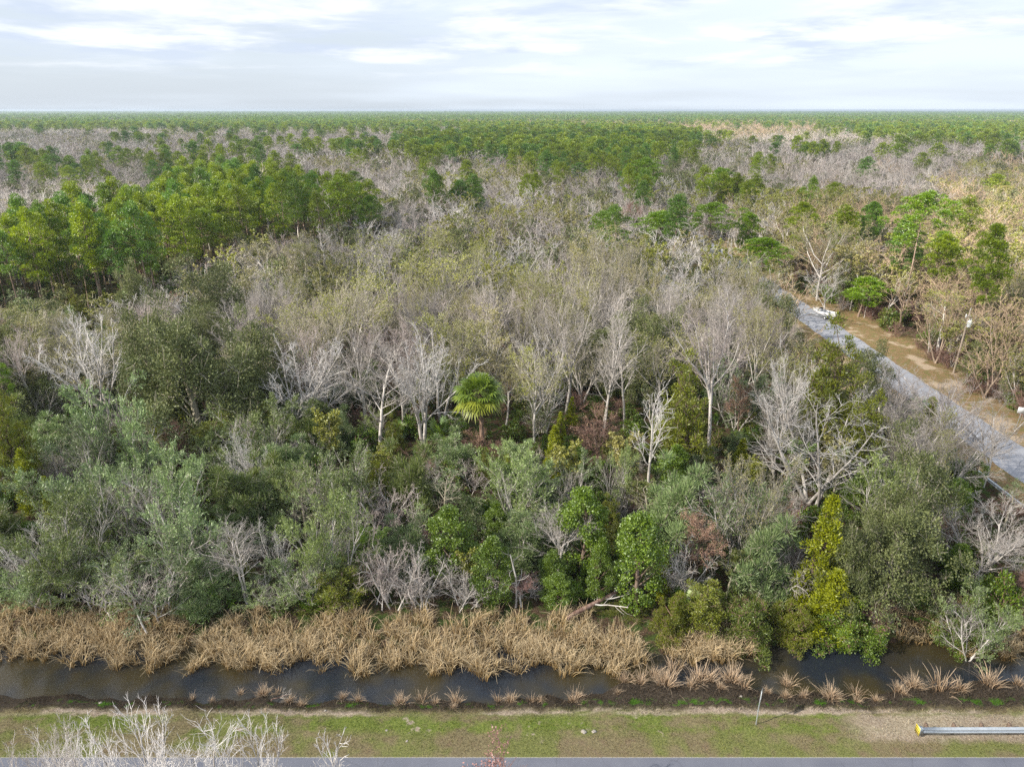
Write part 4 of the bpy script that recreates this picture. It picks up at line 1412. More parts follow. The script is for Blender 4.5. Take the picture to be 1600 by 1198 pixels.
PALMETTOS = ((505, 950, 1.5, 'yellow green palmetto fans at the foot of the dark olive cedar'), (332, 952, 1.4, 'bright yellow palmetto behind the second reed bed'),
             (300, 968, 1.1, 'small yellow palmetto at the gap in the left reeds'), (1078, 962, 1.5, 'pale green palmetto leaning by the water gap'),
             (1425, 955, 1.7, 'green palmetto at the bank below the large right-hand oak'), (1060, 945, 1.1, 'yellowing palmetto beside the pale green one'),
             (28, 925, 1.3, 'green palmetto at the far left above the reeds'), (700, 800, 1.9, 'dark green palmetto head left of the vivid green leafy tree'),
             (620, 690, 1.6, 'palmetto under the white twin-stemmed tree'), (690, 685, 1.7, 'larger palmetto right under the white twin-stemmed tree'),
             (1200, 590, 2.1, 'palmetto crown deep in shade behind the two tall bare stems'), (1150, 880, 1.3, 'small palmetto beside the rusty brown shrub'),
             (20, 850, 1.6, 'yellow green palmetto against the left edge'))
for i, (px, py, s, lab) in enumerate(PALMETTOS):
    X, Y = at(px, py)
    hh = {5: 0}.get(i, 0)
    place_tree('palmetto', 'hi', i, X, Y, 3.0 * s * .85, 2.4 * s, i * 1.3, lab, 'palmetto', name='palmetto')

# ------------------------------------------------------------------ the woods
# which kind stands where: rows of canopy tops in the photograph, 32 columns of 50 pixels
ROWS = [(181, 'YYYYYYYYYYYYYYYYYYYYYYYYYYYYYYYY'),
        (187, 'TYPPYYPYYYPPYYYYYTTTTYTTYYYYYYYY'),
        (193, 'pPPPPPPPPPPPPPPPPYTTTTTTTTYYYYYY'),
        (201, 'BBBBBBBBpBpppppPpPPPPKTTTBpPPPYY'),
        (212, 'BBBBoBBBBBBoBPPPPPPPPPooKBoppoPp'),
        (226, 'BBpBBpBpBBBpBPPPPPPPPopoKKKKKKKB'),
        (243, 'ppopBpBpBBBpppBBpPPPpOpBKKKKKKBT'),
        (262, 'pppBppBppBBpBBBBLpppOOopBKoKBKTT'),
        (285, 'BBBBBBBBBBBBBBBBBoLBpBpOBoBBKTTT'),
        (310, 'BBBBBBBBBBBBBBBLBLBBpBppBLTTTTTT'),
        (345, 'BBBBBBBBBBBBBBBLpLBpLpppLTTpTTTT'),
        (385, 'LLLLBBLLBLLLLLLBLLBLLBLLLLTTTTTT'),
        (425, 'LLLLLLOLLLLLLBLLLLBLLBLBLTTTLTTT'),
        (470, 'OLLOOOOLLLLLLLLLLBLLLBLLLTTTLTTT')]
YS = np.array([r[0] for r in ROWS], float)
KINDS = {'W': 'tan_tree', 'p': 'bare_tree', 'o': 'oak_tree', 'P': 'pine_tree', 'B': 'bare_tree', 'L': 'budding_tree', 'O': 'oak_tree', 'T': 'tan_tree', 'K': 'bare_tree', 'Y': 'pine_tree'}
HT = {'pine_tree': 20, 'bare_tree': 13.5, 'budding_tree': 13.5, 'oak_tree': 11.5, 'tan_tree': 13.5, 'myrtle_tree': 8, 'white_tree': 13}


def inside_view(X, Y, margin):
    return np.abs(X) < (depth(Y, 12.0) * 800 / FPX + margin)


def classify(X, Y, rs):
    """kind of tree standing at a place on the land"""
    X0 = X + rs.normal(size=len(X)) * Y * .018
    Y0 = np.maximum(Y * (1 + rs.normal(size=len(X)) * .05), 60)
    px, py = proj(X0, Y0, 15.0)
    ci = np.clip((px / 50).astype(int), 0, 31)
    ri = np.abs(YS[None, :] - py[:, None]).argmin(1)
    ch = np.array([ROWS[r][1][c] for r, c in zip(ri, ci)])
    return ch


def scatter(y0, y1, spacing, seed):
    g = np.random.default_rng(seed)
    W = depth(y1, 12) * 800 / FPX + 25 + y1 * .13
    xs = np.arange(-W, W, spacing); ys = np.arange(y0, y1, spacing)
    X, Y = np.meshgrid(xs, ys)
    X = X.ravel() + g.uniform(-.48, .48, X.size) * spacing
    Y = Y.ravel() + g.uniform(-.48, .48, Y.size) * spacing
    k = inside_view(X, Y, 22 + Y * .13)
    return X[k], Y[k]


def clear_of(X, Y, fac=.55):
    ok = np.ones(len(X), bool)
    for hx, hy, hr in hero_xy:
        ok &= (X - hx) ** 2 + (Y - hy) ** 2 > (hr * fac + 1.0) ** 2
    road = (X > 52.5 + 1.2 * np.sin(Y * .13)) & (X < 71.0 + 1.2 * np.sin(Y * .11)) & (Y < 235)
    if fac > .1:
        road |= (X > 49.5 + 1.5 * np.sin(Y * .2)) & (X < 60) & (Y > 80) & (Y < 132)
    road &= ~((Y > 150) & ((X < 57) | (X > 67)))
    # open sight of the parked boat and the transformer pole
    for bx, by, ln, wd in ((61.5, 139.0, 45.0, 3.2), (72.2, 108.0, 14.0, 1.8), at(1432, 505) + (16.0, 2.5)):
        road |= (np.abs(X - bx * Y / by) < wd) & (Y > by - ln) & (Y < by + .5)
    return ok & ~road


def where_words(X, Y):
    side = 'left' if X / Y < -.22 else ('right' if X / Y > .22 else 'middle')
    far_left = X / Y < -.50
    if X > 66 and Y < 260:
        return 'in the woods right of the side road'
    if 150 < Y < 260 and X > 40:
        return 'beside the far bend of the side road'
    if Y < 105:
        return {'left': 'among the nearest trees on the left', 'middle': 'among the nearest trees in the middle', 'right': 'among the nearest trees left of the side road'}[side]
    if Y < 150:
        return 'in the %s of the lot behind the nearest trees' % side if side != 'middle' else 'in the centre of the lot behind the nearest trees'
    if Y < 230:
        return 'on the %s in the middle distance' % side if side != 'middle' else 'at the centre in the middle distance'
    return 'on the %s towards the far woods' % side if side != 'middle' else 'at the centre towards the far woods'


ADJ = {'pine_tree': 'tall green pine', 'bare_tree': 'grey leafless tree', 'budding_tree': 'olive tinted budding tree', 'oak_tree': 'dull green evergreen tree',
       'tan_tree': 'sunlit tan leafless tree', 'myrtle_tree': 'grey green feathery tree', 'bush': 'green undergrowth bush', 'palmetto': 'palmetto with fan leaves', 'tangle': 'grey thicket of bare stems',
       'brown_tangle': 'brown thicket of thin stems', 'white_tree': 'white leafless tree', 'sapling': 'thin leafy sapling', 'cedar_tree': 'yellow green cedar', 'leafy_tree': 'vivid green leafy tree', 'rusty_tree': 'rusty brown young tree'}
LANDMARKS = [(px, py, nm) for px, py, nm in ((150, 672, 'the white spreading tree on the left'), (455, 692, 'the white forked tree'), (660, 702, 'the white twin-stemmed tree'),
    (1016, 800, 'the slender white tree'), (1285, 792, 'the largest white tree'), (1128, 716, 'the pinkish vase-shaped tree'), (812, 505, 'the white fan-shaped tree'),
    (398, 482, 'the pale bare tree below the pines'), (1030, 502, 'the small white tree right of centre'), (886, 645, 'the grey fan-crowned tree'), (1294, 494, 'the parked boat'),
    (1545, 905, 'the wide low grey tree'), (757, 728, 'the cabbage palm'), (300, 705, 'the biggest dark oak'), (1395, 962, 'the large right-hand oak'), (998, 985, 'the tall vivid green column'),
    (703, 905, 'the vivid green tree over the reeds'), (1290, 960, 'the yellow green pointed cedar'), (1298, 745, 'the tall roadside cedar'), (1070, 765, 'the broad olive green cedar'),
    (40, 805, 'the pointed cedar near the left edge'), (528, 992, 'the dark olive cedar'), (1432, 505, 'the tall open-crowned pine'), (1345, 495, 'the low crooked pine'),
    (1186, 455, 'the bright pine left of the road'), (1005, 335, 'the broad bright pine'), (1120, 340, 'the round-headed pine'), (148, 440, 'the rusty orange pine'), (1490, 582, 'the transformer pole'),
    (1068, 322, 'the farthest utility pole'), (1232, 392, 'the street light'), (560, 600, 'the wide olive budding tree'), (690, 540, 'the yellow olive crowned tree'), (333, 735, 'the short bright cedar'),
    (396, 795, 'the small white tree on the left'), (598, 965, 'the grey thicket behind the reeds'), (872, 905, 'the pale bare treetop'), (808, 832, 'the silvery green feathery tree'))]
LM_XY = np.array([at(px, py) for px, py, nm in LANDMARKS])
SHORT = {'pine_tree': 'green pine', 'bare_tree': 'grey leafless tree', 'budding_tree': 'olive tinted budding tree', 'oak_tree': 'dull green evergreen', 'tan_tree': 'sunlit tan leafless tree', 'myrtle_tree': 'grey green feathery tree',
         'bush': 'green bush', 'palmetto': 'palmetto', 'tangle': 'grey thicket', 'brown_tangle': 'brown thicket', 'cedar_tree': 'yellow green cedar', 'leafy_tree': 'vivid green leafy tree', 'rusty_tree': 'rusty brown young tree',
         'white_tree': 'white leafless tree', 'sapling': 'thin leafy sapling'}
taken = set()


def own_label(kind, X, Y, w, h):
    """a label that singles the thing out by the landmark it stands next to, or None"""
    d = LM_XY - np.array([X, Y])
    dist = np.hypot(d[:, 0], d[:, 1] * .7)
    for j in np.argsort(dist)[:3]:
        if dist[j] > 9 + Y * .04:
            break
        dx, dy = X - LM_XY[j, 0], Y - LM_XY[j, 1]
        rel = ('left of' if dx < 0 else 'right of') if abs(dx) > abs(dy) * .7 else ('behind' if dy > 0 else 'in front of')
        far_ = 'just ' if dist[j] < 5 else ''
        ratio = (h / w) / {'pine_tree': 3.1, 'bare_tree': 1.8, 'budding_tree': 1.6, 'oak_tree': 1.2}.get(kind, 1.0)
        size = 'slender ' if ratio > 1.2 else ('broad ' if ratio < .85 else '')
        lab = size + SHORT[kind] + ' ' + far_ + rel + ' ' + LANDMARKS[j][2]
        if lab not in taken and len(lab.split()) <= 16:
            taken.add(lab)
            return lab
    return None


used = {}
rest = {}
LIMIT = {'sapling': 200, 'white_tree': 30, 'pine_tree': 270, 'bare_tree': 130, 'tan_tree': 70, 'budding_tree': 260, 'oak_tree': 200, 'myrtle_tree': 150, 'bush': 270, 'palmetto': 120, 'tangle': 110, 'brown_tangle': 150, 'cedar_tree': 60, 'leafy_tree': 60, 'rusty_tree': 60}


def put(kind, X, Y, w, h, g):
    """the nearest of each kind stand as things of their own; the rest go to the woods object of their kind"""
    if used.get(kind, 0) < LIMIT.get(kind, 0) and Y < 420 and abs(X) < depth(Y, h) * 800 / FPX + w * .4:
        used[kind] = used.get(kind, 0) + 1
        lod = 'hi' if (kind, 'mid') not in PROTO or Y < 125 else 'mid'
        if (kind, lod) not in PROTO: lod = 'mid'
        wh = where_words(X, Y)
        lab = own_label(kind, X, Y, w, h) or ADJ[kind] + ' ' + wh
        place_tree(kind, lod, int(g.integers(0, 50)), X, Y, w, h, g.random() * 6.28, lab, CATS[kind][0], group=CATS[kind][0] + 's ' + wh, name=CATS[kind][1])
    else:
        rest.setdefault((kind, 'near' if Y < 450 else 'far'), []).append((X, Y, float(ground_z(X, Y)), w, h, g.random() * 6.28))


g0 = np.random.default_rng(9)
# the dense pine stand on the left: tops and feet of its outline across the photograph
STAND_X = [0, 90, 200, 250, 350, 450, 540, 620, 690]
STAND_TOP = [310, 304, 282, 256, 246, 254, 264, 292, 318]
STAND_FOOT = [515, 508, 504, 485, 440, 420, 412, 402, 390]
pts = []
for (y0, y1, sp, sd) in ((88, 150, 5.7, 1), (150, 300, 6.9, 2), (300, 450, 8.4, 3), (450, 800, 10.0, 4), (800, 1500, 14, 5)):
    X, Y = scatter(y0, y1, sp, sd)
    k = clear_of(X, Y) if y0 < 300 else np.ones(len(X), bool)
    X, Y = X[k], Y[k]
    pts.append(np.stack([X, Y, classify(X, Y, g0) .view(np.int32) if False else np.array([ord(c) for c in classify(X, Y, g0)])], 1))
X, Y = scatter(80, 260, 4.6, 8)
k = clear_of(X, Y) & (X > 72.5) & (X < 125)
X, Y = X[k], Y[k]
pts.append(np.stack([X, Y, np.full(len(X), float(ord('W')))], 1))
pts = np.concatenate(pts)
pts = pts[np.argsort(pts[:, 1])]
cell_r = {}
for X, Y, c in pts:
    c = chr(int(c))
    r = g0.random()
    cs = 15.0 if Y < 450 else 34.0
    ck = (int(math.floor(X / cs + .35 * math.sin(Y / cs))), int(math.floor(Y / cs)))
    if ck not in cell_r:
        cell_r[ck] = g0.random()
    if g0.random() < .72:
        r = cell_r[ck]
    kind = KINDS[c]
    if c == 'B':
        kind = 'bare_tree' if r < .55 else ('white_tree' if r < .68 else ('budding_tree' if r < .80 else ('oak_tree' if r < .965 else 'pine_tree')))
        if kind == 'pine_tree' and Y < 240: kind = 'oak_tree'
    elif c == 'K':
        kind = 'bare_tree' if r < .84 else ('oak_tree' if r < .93 else 'pine_tree')
    elif c == 'L':
        kind = 'budding_tree' if r < .44 else ('bare_tree' if r < .70 else ('oak_tree' if r < .87 else ('myrtle_tree' if r < .91 else 'white_tree')))
    elif c == 'p':
        kind = 'pine_tree' if r < .14 else ('bare_tree' if r < .78 else ('oak_tree' if r < .92 else 'budding_tree'))
    elif c == 'o':
        kind = 'oak_tree' if r < .40 else ('bare_tree' if r < .9 else 'budding_tree')
    elif c == 'P':
        kind = 'pine_tree' if r < .90 else ('bare_tree' if r < .95 else 'oak_tree')
    elif c == 'T':
        kind = 'tan_tree' if r < .55 else ('budding_tree' if r < .80 else ('oak_tree' if r < .97 else 'pine_tree'))
    elif c == 'O':
        kind = 'oak_tree' if r < .8 else 'bare_tree'
    elif c == 'W':
        kind = 'tan_tree' if r < .52 else ('budding_tree' if r < .70 else ('oak_tree' if r < .88 else 'pine_tree'))
    elif c == 'Y':
        kind = 'pine_tree' if r < .75 else 'tan_tree'
    sx_, st_ = proj(X, Y, 21.5)
    stand = False
    sb_ = proj(X, Y, 0.0)[1]
    if sx_ < 690 and sb_ < np.interp(sx_, STAND_X, STAND_FOOT) and st_ > np.interp(sx_, STAND_X, STAND_TOP):
        kind = 'pine_tree' if r < .96 else 'bare_tree'
        stand = True
    if kind == 'pine_tree' and X / Y > .36 and Y < 460 and not stand and g0.random() < .85:
        kind = 'tan_tree' if X / Y > .42 else 'budding_tree'
    h = HT[kind] * (g0.uniform(.88, 1.10) if kind == 'pine_tree' else g0.uniform(.68, 1.22))
    w = {'pine_tree': 6.4, 'bare_tree': 7.5, 'budding_tree': 8.3, 'oak_tree': 9.5, 'tan_tree': 8, 'myrtle_tree': 7, 'white_tree': 7}[kind] * g0.uniform(.75, 1.25)
    if not stand and sx_ < 680 and sb_ > np.interp(sx_, STAND_X, STAND_FOOT):
        h = min(h, max(4.5, CAM_H - Y * math.tan(ray_angle(np.interp(sx_, STAND_X, STAND_FOOT) - (78 if sx_ > 220 else 52) + 38 * g0.random()))))
        w = min(w, h * 1.1)
    elif stand:
        h = 22 * g0.uniform(.88, 1.08); w = 6.4 * g0.uniform(.8, 1.15)
    if Y < 128 and kind == 'pine_tree' and X < 60 and not stand: kind = 'budding_tree'; h = 12
    if X > 30 and X < 57.5 and 105 < 58 * Y / X < 215 and g0.random() < .50:
        hm = 40 * (1 - X / 57.0)
        if hm < 3.0:
            continue
        h = min(h, hm); w = min(w, h * .9)
    if 640 < sx_ < 1250 and Y < 125 and kind in ('bare_tree', 'budding_tree'):
        h *= 1.12; w *= .85
    if Y > 800:
        w *= 1.8
    elif Y > 450:
        w *= 1.45
    elif Y > 150:
        w *= 1.22
    put(kind, X, Y, w, h, g0)

# the layer under the crowns and the front rows of the lot
g1 = np.random.default_rng(21)
PALM = ((757 - 800) / FPX * depth(ground_y(728), 5), ground_y(728))
X, Y = scatter(51.8, 70, 2.9, 31)
X2, Y2 = scatter(70, 100, 3.3, 32)
X3, Y3 = scatter(100, 190, 4.6, 33)
X4, Y4 = scatter(78, 250, 2.5, 34)
k4 = (X4 > 71.2 + 1.2 * np.sin(Y4 * .23)) & (X4 < 82)
X = np.concatenate([X, X2, X3, X4[k4]]); Y = np.concatenate([Y, Y2, Y3, Y4[k4]])
k = clear_of(X, Y, 0.0)
X, Y = X[k], Y[k]
o_ = np.argsort(Y)
for X, Y in zip(X[o_], Y[o_]):
    px, py = proj(X, Y, 0)
    r = g1.random()
    dens = .80
    if px > 560 and px < 1120 and Y > 62:
        dens = .86
    if r > dens:
        continue
    if abs(X - PALM[0] * Y / PALM[1]) < 1.2 and PALM[1] - 2.5 < Y < PALM[1] + 3:
        continue
    r = g1.random()
    left = px < 560
    s = g1.uniform(.7, 1.3)
    if Y < 58:
        s *= .8
    if X > 66:
        kind = 'brown_tangle' if r < .38 else ('bush' if r < .72 else ('tangle' if r < .85 else 'budding_small'))
    elif left and Y < 92:
        kind = 'myrtle_tree' if r < .36 else ('sapling' if r < .48 else ('bush' if r < .74 else ('tangle' if r < .90 else ('palmetto' if r < .95 else 'cedar_tree'))))
    elif Y < 75:
        kind = 'bush' if r < .30 else ('myrtle_tree' if r < .38 else ('sapling' if r < .54 else ('tangle' if r < .68 else ('brown_tangle' if r < .80 else ('palmetto' if r < .88 else ('leafy_tree' if r < .95 else 'cedar_tree'))))))
    else:
        kind = 'bush' if r < .36 else ('sapling' if r < .52 else ('palmetto' if r < .68 else ('brown_tangle' if r < .78 else ('rusty_tree' if r < .81 else ('myrtle_tree' if r < .93 else 'cedar_tree')))))
    if kind == 'budding_small':
        put('budding_tree', X, Y, 5 * s, 9 * s, g1)
        continue
    w, h = {'sapling': (2.6, 6.0), 'myrtle_tree': (5.0, 5.4), 'bush': (3.8, 2.8), 'tangle': (3.8, 3.6), 'brown_tangle': (3.8, 3.8), 'palmetto': (2.8, 2.4), 'cedar_tree': (3.0, 6.0), 'leafy_tree': (3.2, 5.5), 'rusty_tree': (3.0, 5.0)}[kind]
    if 690 < px < 1240 and 74 < Y < 104:
        s *= .72
    if X > 38 and X < 57.5 and 105 < 58 * Y / X < 215:
        s = min(s, 40 * (1 - X / 57.0) / h)
        if s < .35: continue
    put(kind, X, Y, w * s, h * s * g1.uniform(.85, 1.15), g1)


# ------------------------------------------------------------------ the uncountable woods: one object for each kind
def woods(name, rows, protos, label):
    a = np.array(rows)
    srcs = bpy.data.collections.new(name + '_sources')
    objs = []
    for i, d in enumerate(protos):
        o = bpy.data.objects.new('%s_source_%02d' % (name, i), joined(d, name + '_source'))
        srcs.objects.link(o)
        objs.append(o)
    n = len(a)
    rs = np.random.default_rng(len(name))
    idx = rs.integers(0, len(protos), n)
    Ws = np.array([d['W'] for d in protos]); Hs = np.array([d['H'] for d in protos])
    me = bpy.data.meshes.new(name)
    me.vertices.add(n)
    me.vertices.foreach_set('co', a[:, :3].astype(np.float32).ravel())
    me.update()
    sc = np.stack([a[:, 3] / Ws[idx], a[:, 3] / Ws[idx], a[:, 4] / Hs[idx]], 1)
    for nm, ty, val in (('t_idx', 'INT', idx.astype(np.int32)), ('t_scale', 'FLOAT_VECTOR', sc.astype(np.float32)),
                        ('t_rot', 'FLOAT_VECTOR', np.stack([0 * a[:, 5], 0 * a[:, 5], a[:, 5]], 1).astype(np.float32))):
        at_ = me.attributes.new(nm, ty, 'POINT')
        at_.data.foreach_set('vector' if ty == 'FLOAT_VECTOR' else 'value', val.ravel())
    o = link(name, me)
    tr = bpy.data.node_groups.new(name + '_nodes', 'GeometryNodeTree')
    tr.interface.new_socket('Geometry', in_out='INPUT', socket_type='NodeSocketGeometry')
    tr.interface.new_socket('Geometry', in_out='OUTPUT', socket_type='NodeSocketGeometry')
    N = tr.nodes
    gi = N.new('NodeGroupInput'); go = N.new('NodeGroupOutput')
    iop = N.new('GeometryNodeInstanceOnPoints')
    ci = N.new('GeometryNodeCollectionInfo')
    ci.inputs['Collection'].default_value = srcs
    ci.inputs['Separate Children'].default_value = True
    ci.inputs['Reset Children'].default_value = True
    def attr(nm, dt):
        q = N.new('GeometryNodeInputNamedAttribute'); q.data_type = dt
        q.inputs['Name'].default_value = nm
        return q.outputs['Attribute']
    L = tr.links
    L.new(gi.outputs[0], iop.inputs['Points'])
    L.new(ci.outputs[0], iop.inputs['Instance'])
    iop.inputs['Pick Instance'].default_value = True
    L.new(attr('t_idx', 'INT'), iop.inputs['Instance Index'])
    e2r = N.new('FunctionNodeEulerToRotation')
    L.new(attr('t_rot', 'FLOAT_VECTOR'), e2r.inputs[0])
    L.new(e2r.outputs[0], iop.inputs['Rotation'])
    L.new(attr('t_scale', 'FLOAT_VECTOR'), iop.inputs['Scale'])
    L.new(iop.outputs[0], go.inputs[0])
    md = o.modifiers.new('trees', 'NODES')
    md.node_group = tr
    tag(o, label, 'woods' if 'wood' in name or 'pines' in name else 'undergrowth', kind='stuff')
    return o


WN = {'sapling': ('sapling_undergrowth', 'thin leafy saplings under the trees'), 'white_tree': ('white_woods', 'white leafless woods'), 'pine_tree': ('pine_woods', 'green pine woods'), 'bare_tree': ('bare_woods', 'grey leafless woods'), 'tan_tree': ('sunlit_bare_woods', 'tan sunlit leafless woods'),
      'budding_tree': ('budding_woods', 'olive budding woods'), 'oak_tree': ('evergreen_woods', 'dull green evergreen woods'), 'myrtle_tree': ('myrtle_undergrowth', 'grey green evergreen undergrowth'),
      'bush': ('bushy_undergrowth', 'low green bushy undergrowth'), 'palmetto': ('palmetto_undergrowth', 'palmetto fans growing under the trees'), 'tangle': ('bare_undergrowth', 'grey thickets under the trees'),
      'brown_tangle': ('brown_undergrowth', 'brown thickets under the trees'), 'cedar_tree': ('cedar_undergrowth', 'young cedars under the trees'), 'leafy_tree': ('leafy_undergrowth', 'green saplings under the trees'),
      'rusty_tree': ('rusty_undergrowth', 'rusty saplings under the trees')}
for (kind, zone), rows in sorted(rest.items()):
    lod = 'mid' if zone == 'near' else 'lo'
    if (kind, lod) not in PROTO: lod = 'hi' if (kind, 'hi') in PROTO else 'mid'
    nm, lab = WN[kind]
    woods(('distant_' if zone == 'far' else '') + nm, rows, PROTO[(kind, lod)], lab + (' reaching back between the nearer trees' if zone == 'near' else ' in the far distance'))


# far country to the horizon: trees so small that whole groves of them are repeated
def groves():
    g = np.random.default_rng(55)
    pats = {}
    for nm, kinds in (('pine', (('pine_tree', .8), ('oak_tree', .2))), ('tan', (('tan_tree', .85), ('pine_tree', .15)))):
        lst = []
        for v in range(3):
            V, F, T, I, mats, n = [], [], [], [], [], 0
            for i in range(17):
                kd = kinds[0][0] if g.random() < kinds[0][1] else kinds[1][0]
                pr = PROTO[(kd, 'lo')]; d = pr[g.integers(0, len(pr))]
                Vs, F4, F3, Ts, i4, i3, ms = d['_j']
                VV = np.concatenate(Vs); FF = np.concatenate(F4); TT = np.concatenate(Ts); II = np.concatenate(i4)
                # keep a share of the sprays, each made bigger
                leafy = II >= (2 if kd != 'tan_tree' else 1)
                keep = (~leafy & (g.random(len(FF)) < .35)) | (leafy & (g.random(len(FF)) < .30))
                FF, II = FF[keep], II[keep]
                q = VV[FF]; c = q.mean(1, keepdims=True)
                q = c + (q - c) * 1.7
                a = g.random() * 6.28; R_ = np.array([[math.cos(a), -math.sin(a), 0], [math.sin(a), math.cos(a), 0], [0, 0, 1]])
                hh = {'pine_tree': 19, 'tan_tree': 14, 'oak_tree': 12}[kd] * g.uniform(.7, 1.15)
                s = np.array([1.55, 1.55, hh / d['H']])
                px_, py_ = (i % 5 - 2) * 13 + g.normal() * 3, (i // 5 - 1.5) * 14 + g.normal() * 3
                q = (q.reshape(-1, 3) * s) @ R_.T + np.array([px_, py_, 0])
                if nm == 'pine' and v > 0:
                    ms = [M['pine_bright'] if m == M['pine_leaf'] else m for m in ms]  # brighter needle colour stands in for sunlight on these far groves
                m0 = len(mats)
                for m in ms:
                    if m not in mats: mats.append(m)
                mi = np.array([mats.index(m) for m in ms])[II]
                V.append(q); F.append(np.arange(len(q)).reshape(-1, 4) + n); n += len(q)
                T.append(np.repeat(TT[FF[:, 0]], 4)); I.append(mi)
            me = mesh_from('grove', np.concatenate(V), np.concatenate(F), np.concatenate(T))
            for m in mats: me.materials.append(m)
            me.polygons.foreach_set('material_index', np.concatenate(I).astype(np.int32))
            lst.append(dict(joined=me, W=1.0, H=1.0))
        pats[nm] = lst
    rows = {'pine': [], 'tan': []}
    for y0, y1, sp in ((1500, 3000, 64), (3000, 6000, 95), (6000, 11000, 170)):
        W = y1 * .80
        X, Y = np.meshgrid(np.arange(-W, W, sp * (1.0 if y0 < 5000 else 1)), np.arange(y0, y1, sp))
        X = X.ravel() + g.uniform(-.4, .4, X.size) * sp; Y = Y.ravel() + g.uniform(-.4, .4, Y.size) * sp
        k = np.abs(X) < Y * .78 + 60
        X, Y = X[k], Y[k]
        nz = np.sin(X / 700 + 1.7 * np.sin(Y / 500)) + 1.2 * np.sin(Y / 230 + X / 1900) + g.normal(size=len(X)) * .25
        for x, y, q in zip(X, Y, nz):
            r = x / y
            th = .55
            if -.17 < r < .40 and y < 2600: th = -.9
            if r < -.30 and y < 2300: th = .5
            kd = 'tan' if q > th else 'pine'
            s = sp / 60 * 1.05
            rows[kd].append((x, y, 0.0, s, g.uniform(.85, 1.15) * (1.0 if y < 6000 else 1.1), g.random() * 6.28))
    woods('horizon_pine_woods', rows['pine'], pats['pine'], 'sunlit pine woods stretching to the horizon')
    woods('horizon_bare_woods', rows['tan'], pats['tan'], 'pale sunlit leafless woods near the horizon')
    return {k: len(v) for k, v in rows.items()}


print('GROVES', groves(), 'used', used, 'rest', {k: len(v) for k, v in rest.items()})


# ------------------------------------------------------------------ man-made things
M['galv'] = plain_mat('galvanised_steel', (.50, .54, .58), .42, .55, .10, 6)
M['post_wood'] = plain_mat('weathered_post', (.17, .12, .09), .9, 0, .2, 5)
M['yellow'] = plain_mat('yellow_plate', (.72, .58, .06), .5, 0, .1, 4)
M['black'] = plain_mat('black_paint', (.02, .02, .02), .5, 0, .05)
M['pole'] = plain_mat('pole_wood', (.36, .30, .25), .9, 0, .15, 4)
M['white'] = plain_mat('white_paint', (.58, .60, .62), .4, 0, .04)
M['grey_can'] = plain_mat('pale_grey_enamel', (.62, .66, .70), .4, .1, .06)
M['gel'] = plain_mat('gelcoat', (.62, .62, .64), .25, 0, .04)
M['cockpit'] = plain_mat('cockpit_liner', (.42, .50, .58), .5, 0, .2)
M['smoke'] = plain_mat('tinted_glass', (.03, .045, .06), .08, 0, .05)
M['rubber'] = plain_mat('rubber', (.025, .025, .025), .85, 0, .1)
M['sign_face'] = plain_mat('sign_back', (.66, .70, .74), .45, .2, .06)
M['car_paint'] = plain_mat('grey_car_paint', (.10, .11, .12), .28, .2, .05)
M['stone'] = plain_mat('pale_stone', (.34, .31, .28), .9, 0, .2, 6)


def empty(name, loc, rz, label, cat, group=None):
    o = bpy.data.objects.new(name, None)
    o.empty_display_size = .4
    col.objects.link(o)
    o.location = loc
    o.rotation_euler = (0, 0, rz)
    return tag(o, label, cat, group)


def part(name, ge, mat, parent, smooth=False):
    return link(name, ge.mesh(name, M[mat], smooth), parent)


def w_beam(L, g_seg=12):
    """W-shaped rail running along local x from 0 to L, its face to -y"""
    prof = [(y * 2.0 - .08, z * 1.45) for y, z in ((0, -.155), (-.03, -.13), (-.085, -.10), (-.085, -.06), (-.012, -.02), (-.012, .02), (-.085, .06), (-.085, .10), (-.03, .13), (0, .155))]
    prof += [(y + .012, z) for y, z in reversed(prof)]
    ge = Geo()
    rings = [np.array([[x, y, z + .58] for y, z in prof]) for x in np.linspace(0, L, g_seg)]
    ge.loft(rings)
    return ge


def guardrail(loc, rz, L, label, near=True):
    t = empty('guardrail', loc, rz, label, 'guardrail')
    part('rail', w_beam(L), 'galv', t)
    n = int(L / 1.905)
    for i in range(n + 1):
        ge = Geo()
        ge.box((.35 + i * 1.905, .19, .27), (.15, .20, 1.15))
        part('post', ge, 'post_wood', t)
        gb = Geo()
        gb.box((.35 + i * 1.905, .010, .60), (.15, .155, .36))
        part('block', gb, 'post_wood', t)
    for x in np.arange(3.9, L, 3.81):
        gs = Geo()
        gs.box((x, -.118, .58), (.32, .010, .06))
        for zz in (-.08, 0, .08):
            gs.box((x - .1, -.126, .58 + zz * .25), (.02, .008, .012)); gs.box((x + .1, -.126, .58 + zz * .25), (.02, .008, .012))
        part('splice', gs, 'galv', t)
    if near:
        ge = Geo()
        ge.box((-.28, -.05, .56), (.08, .48, .62))
        ge.box((-.12, -.05, .56), (.26, .30, .42))
        ge.box((.35, -.10, .56), (.75, .05, .40))
        ge.box((.85, -.09, .57), (.35, .03, .34))
        part('impact_head', ge, 'galv', t)
        gy = Geo(); gy.box((-.33, -.05, .56), (.012, .50, .64))
        y = part('end_plate', gy, 'yellow', t)
        gk = Geo()
        for k in range(3):
            gk.box((-.340, -.05, .38 + k * .19), (.006, .42, .055), 0, 0)
        part('stripe', gk, 'black', y)
    return t


X0, Y0 = at(1440, 1150)
guardrail((X0, Y0 + .15, -.05), R(.2), 24.0, 'grey steel guardrail with a yellow end plate on the grass beside the main road')
guardrail((54.6, 74.5, 0), R(-90), 30.0, 'weathered steel guardrail along the left edge of the side road', near=False)

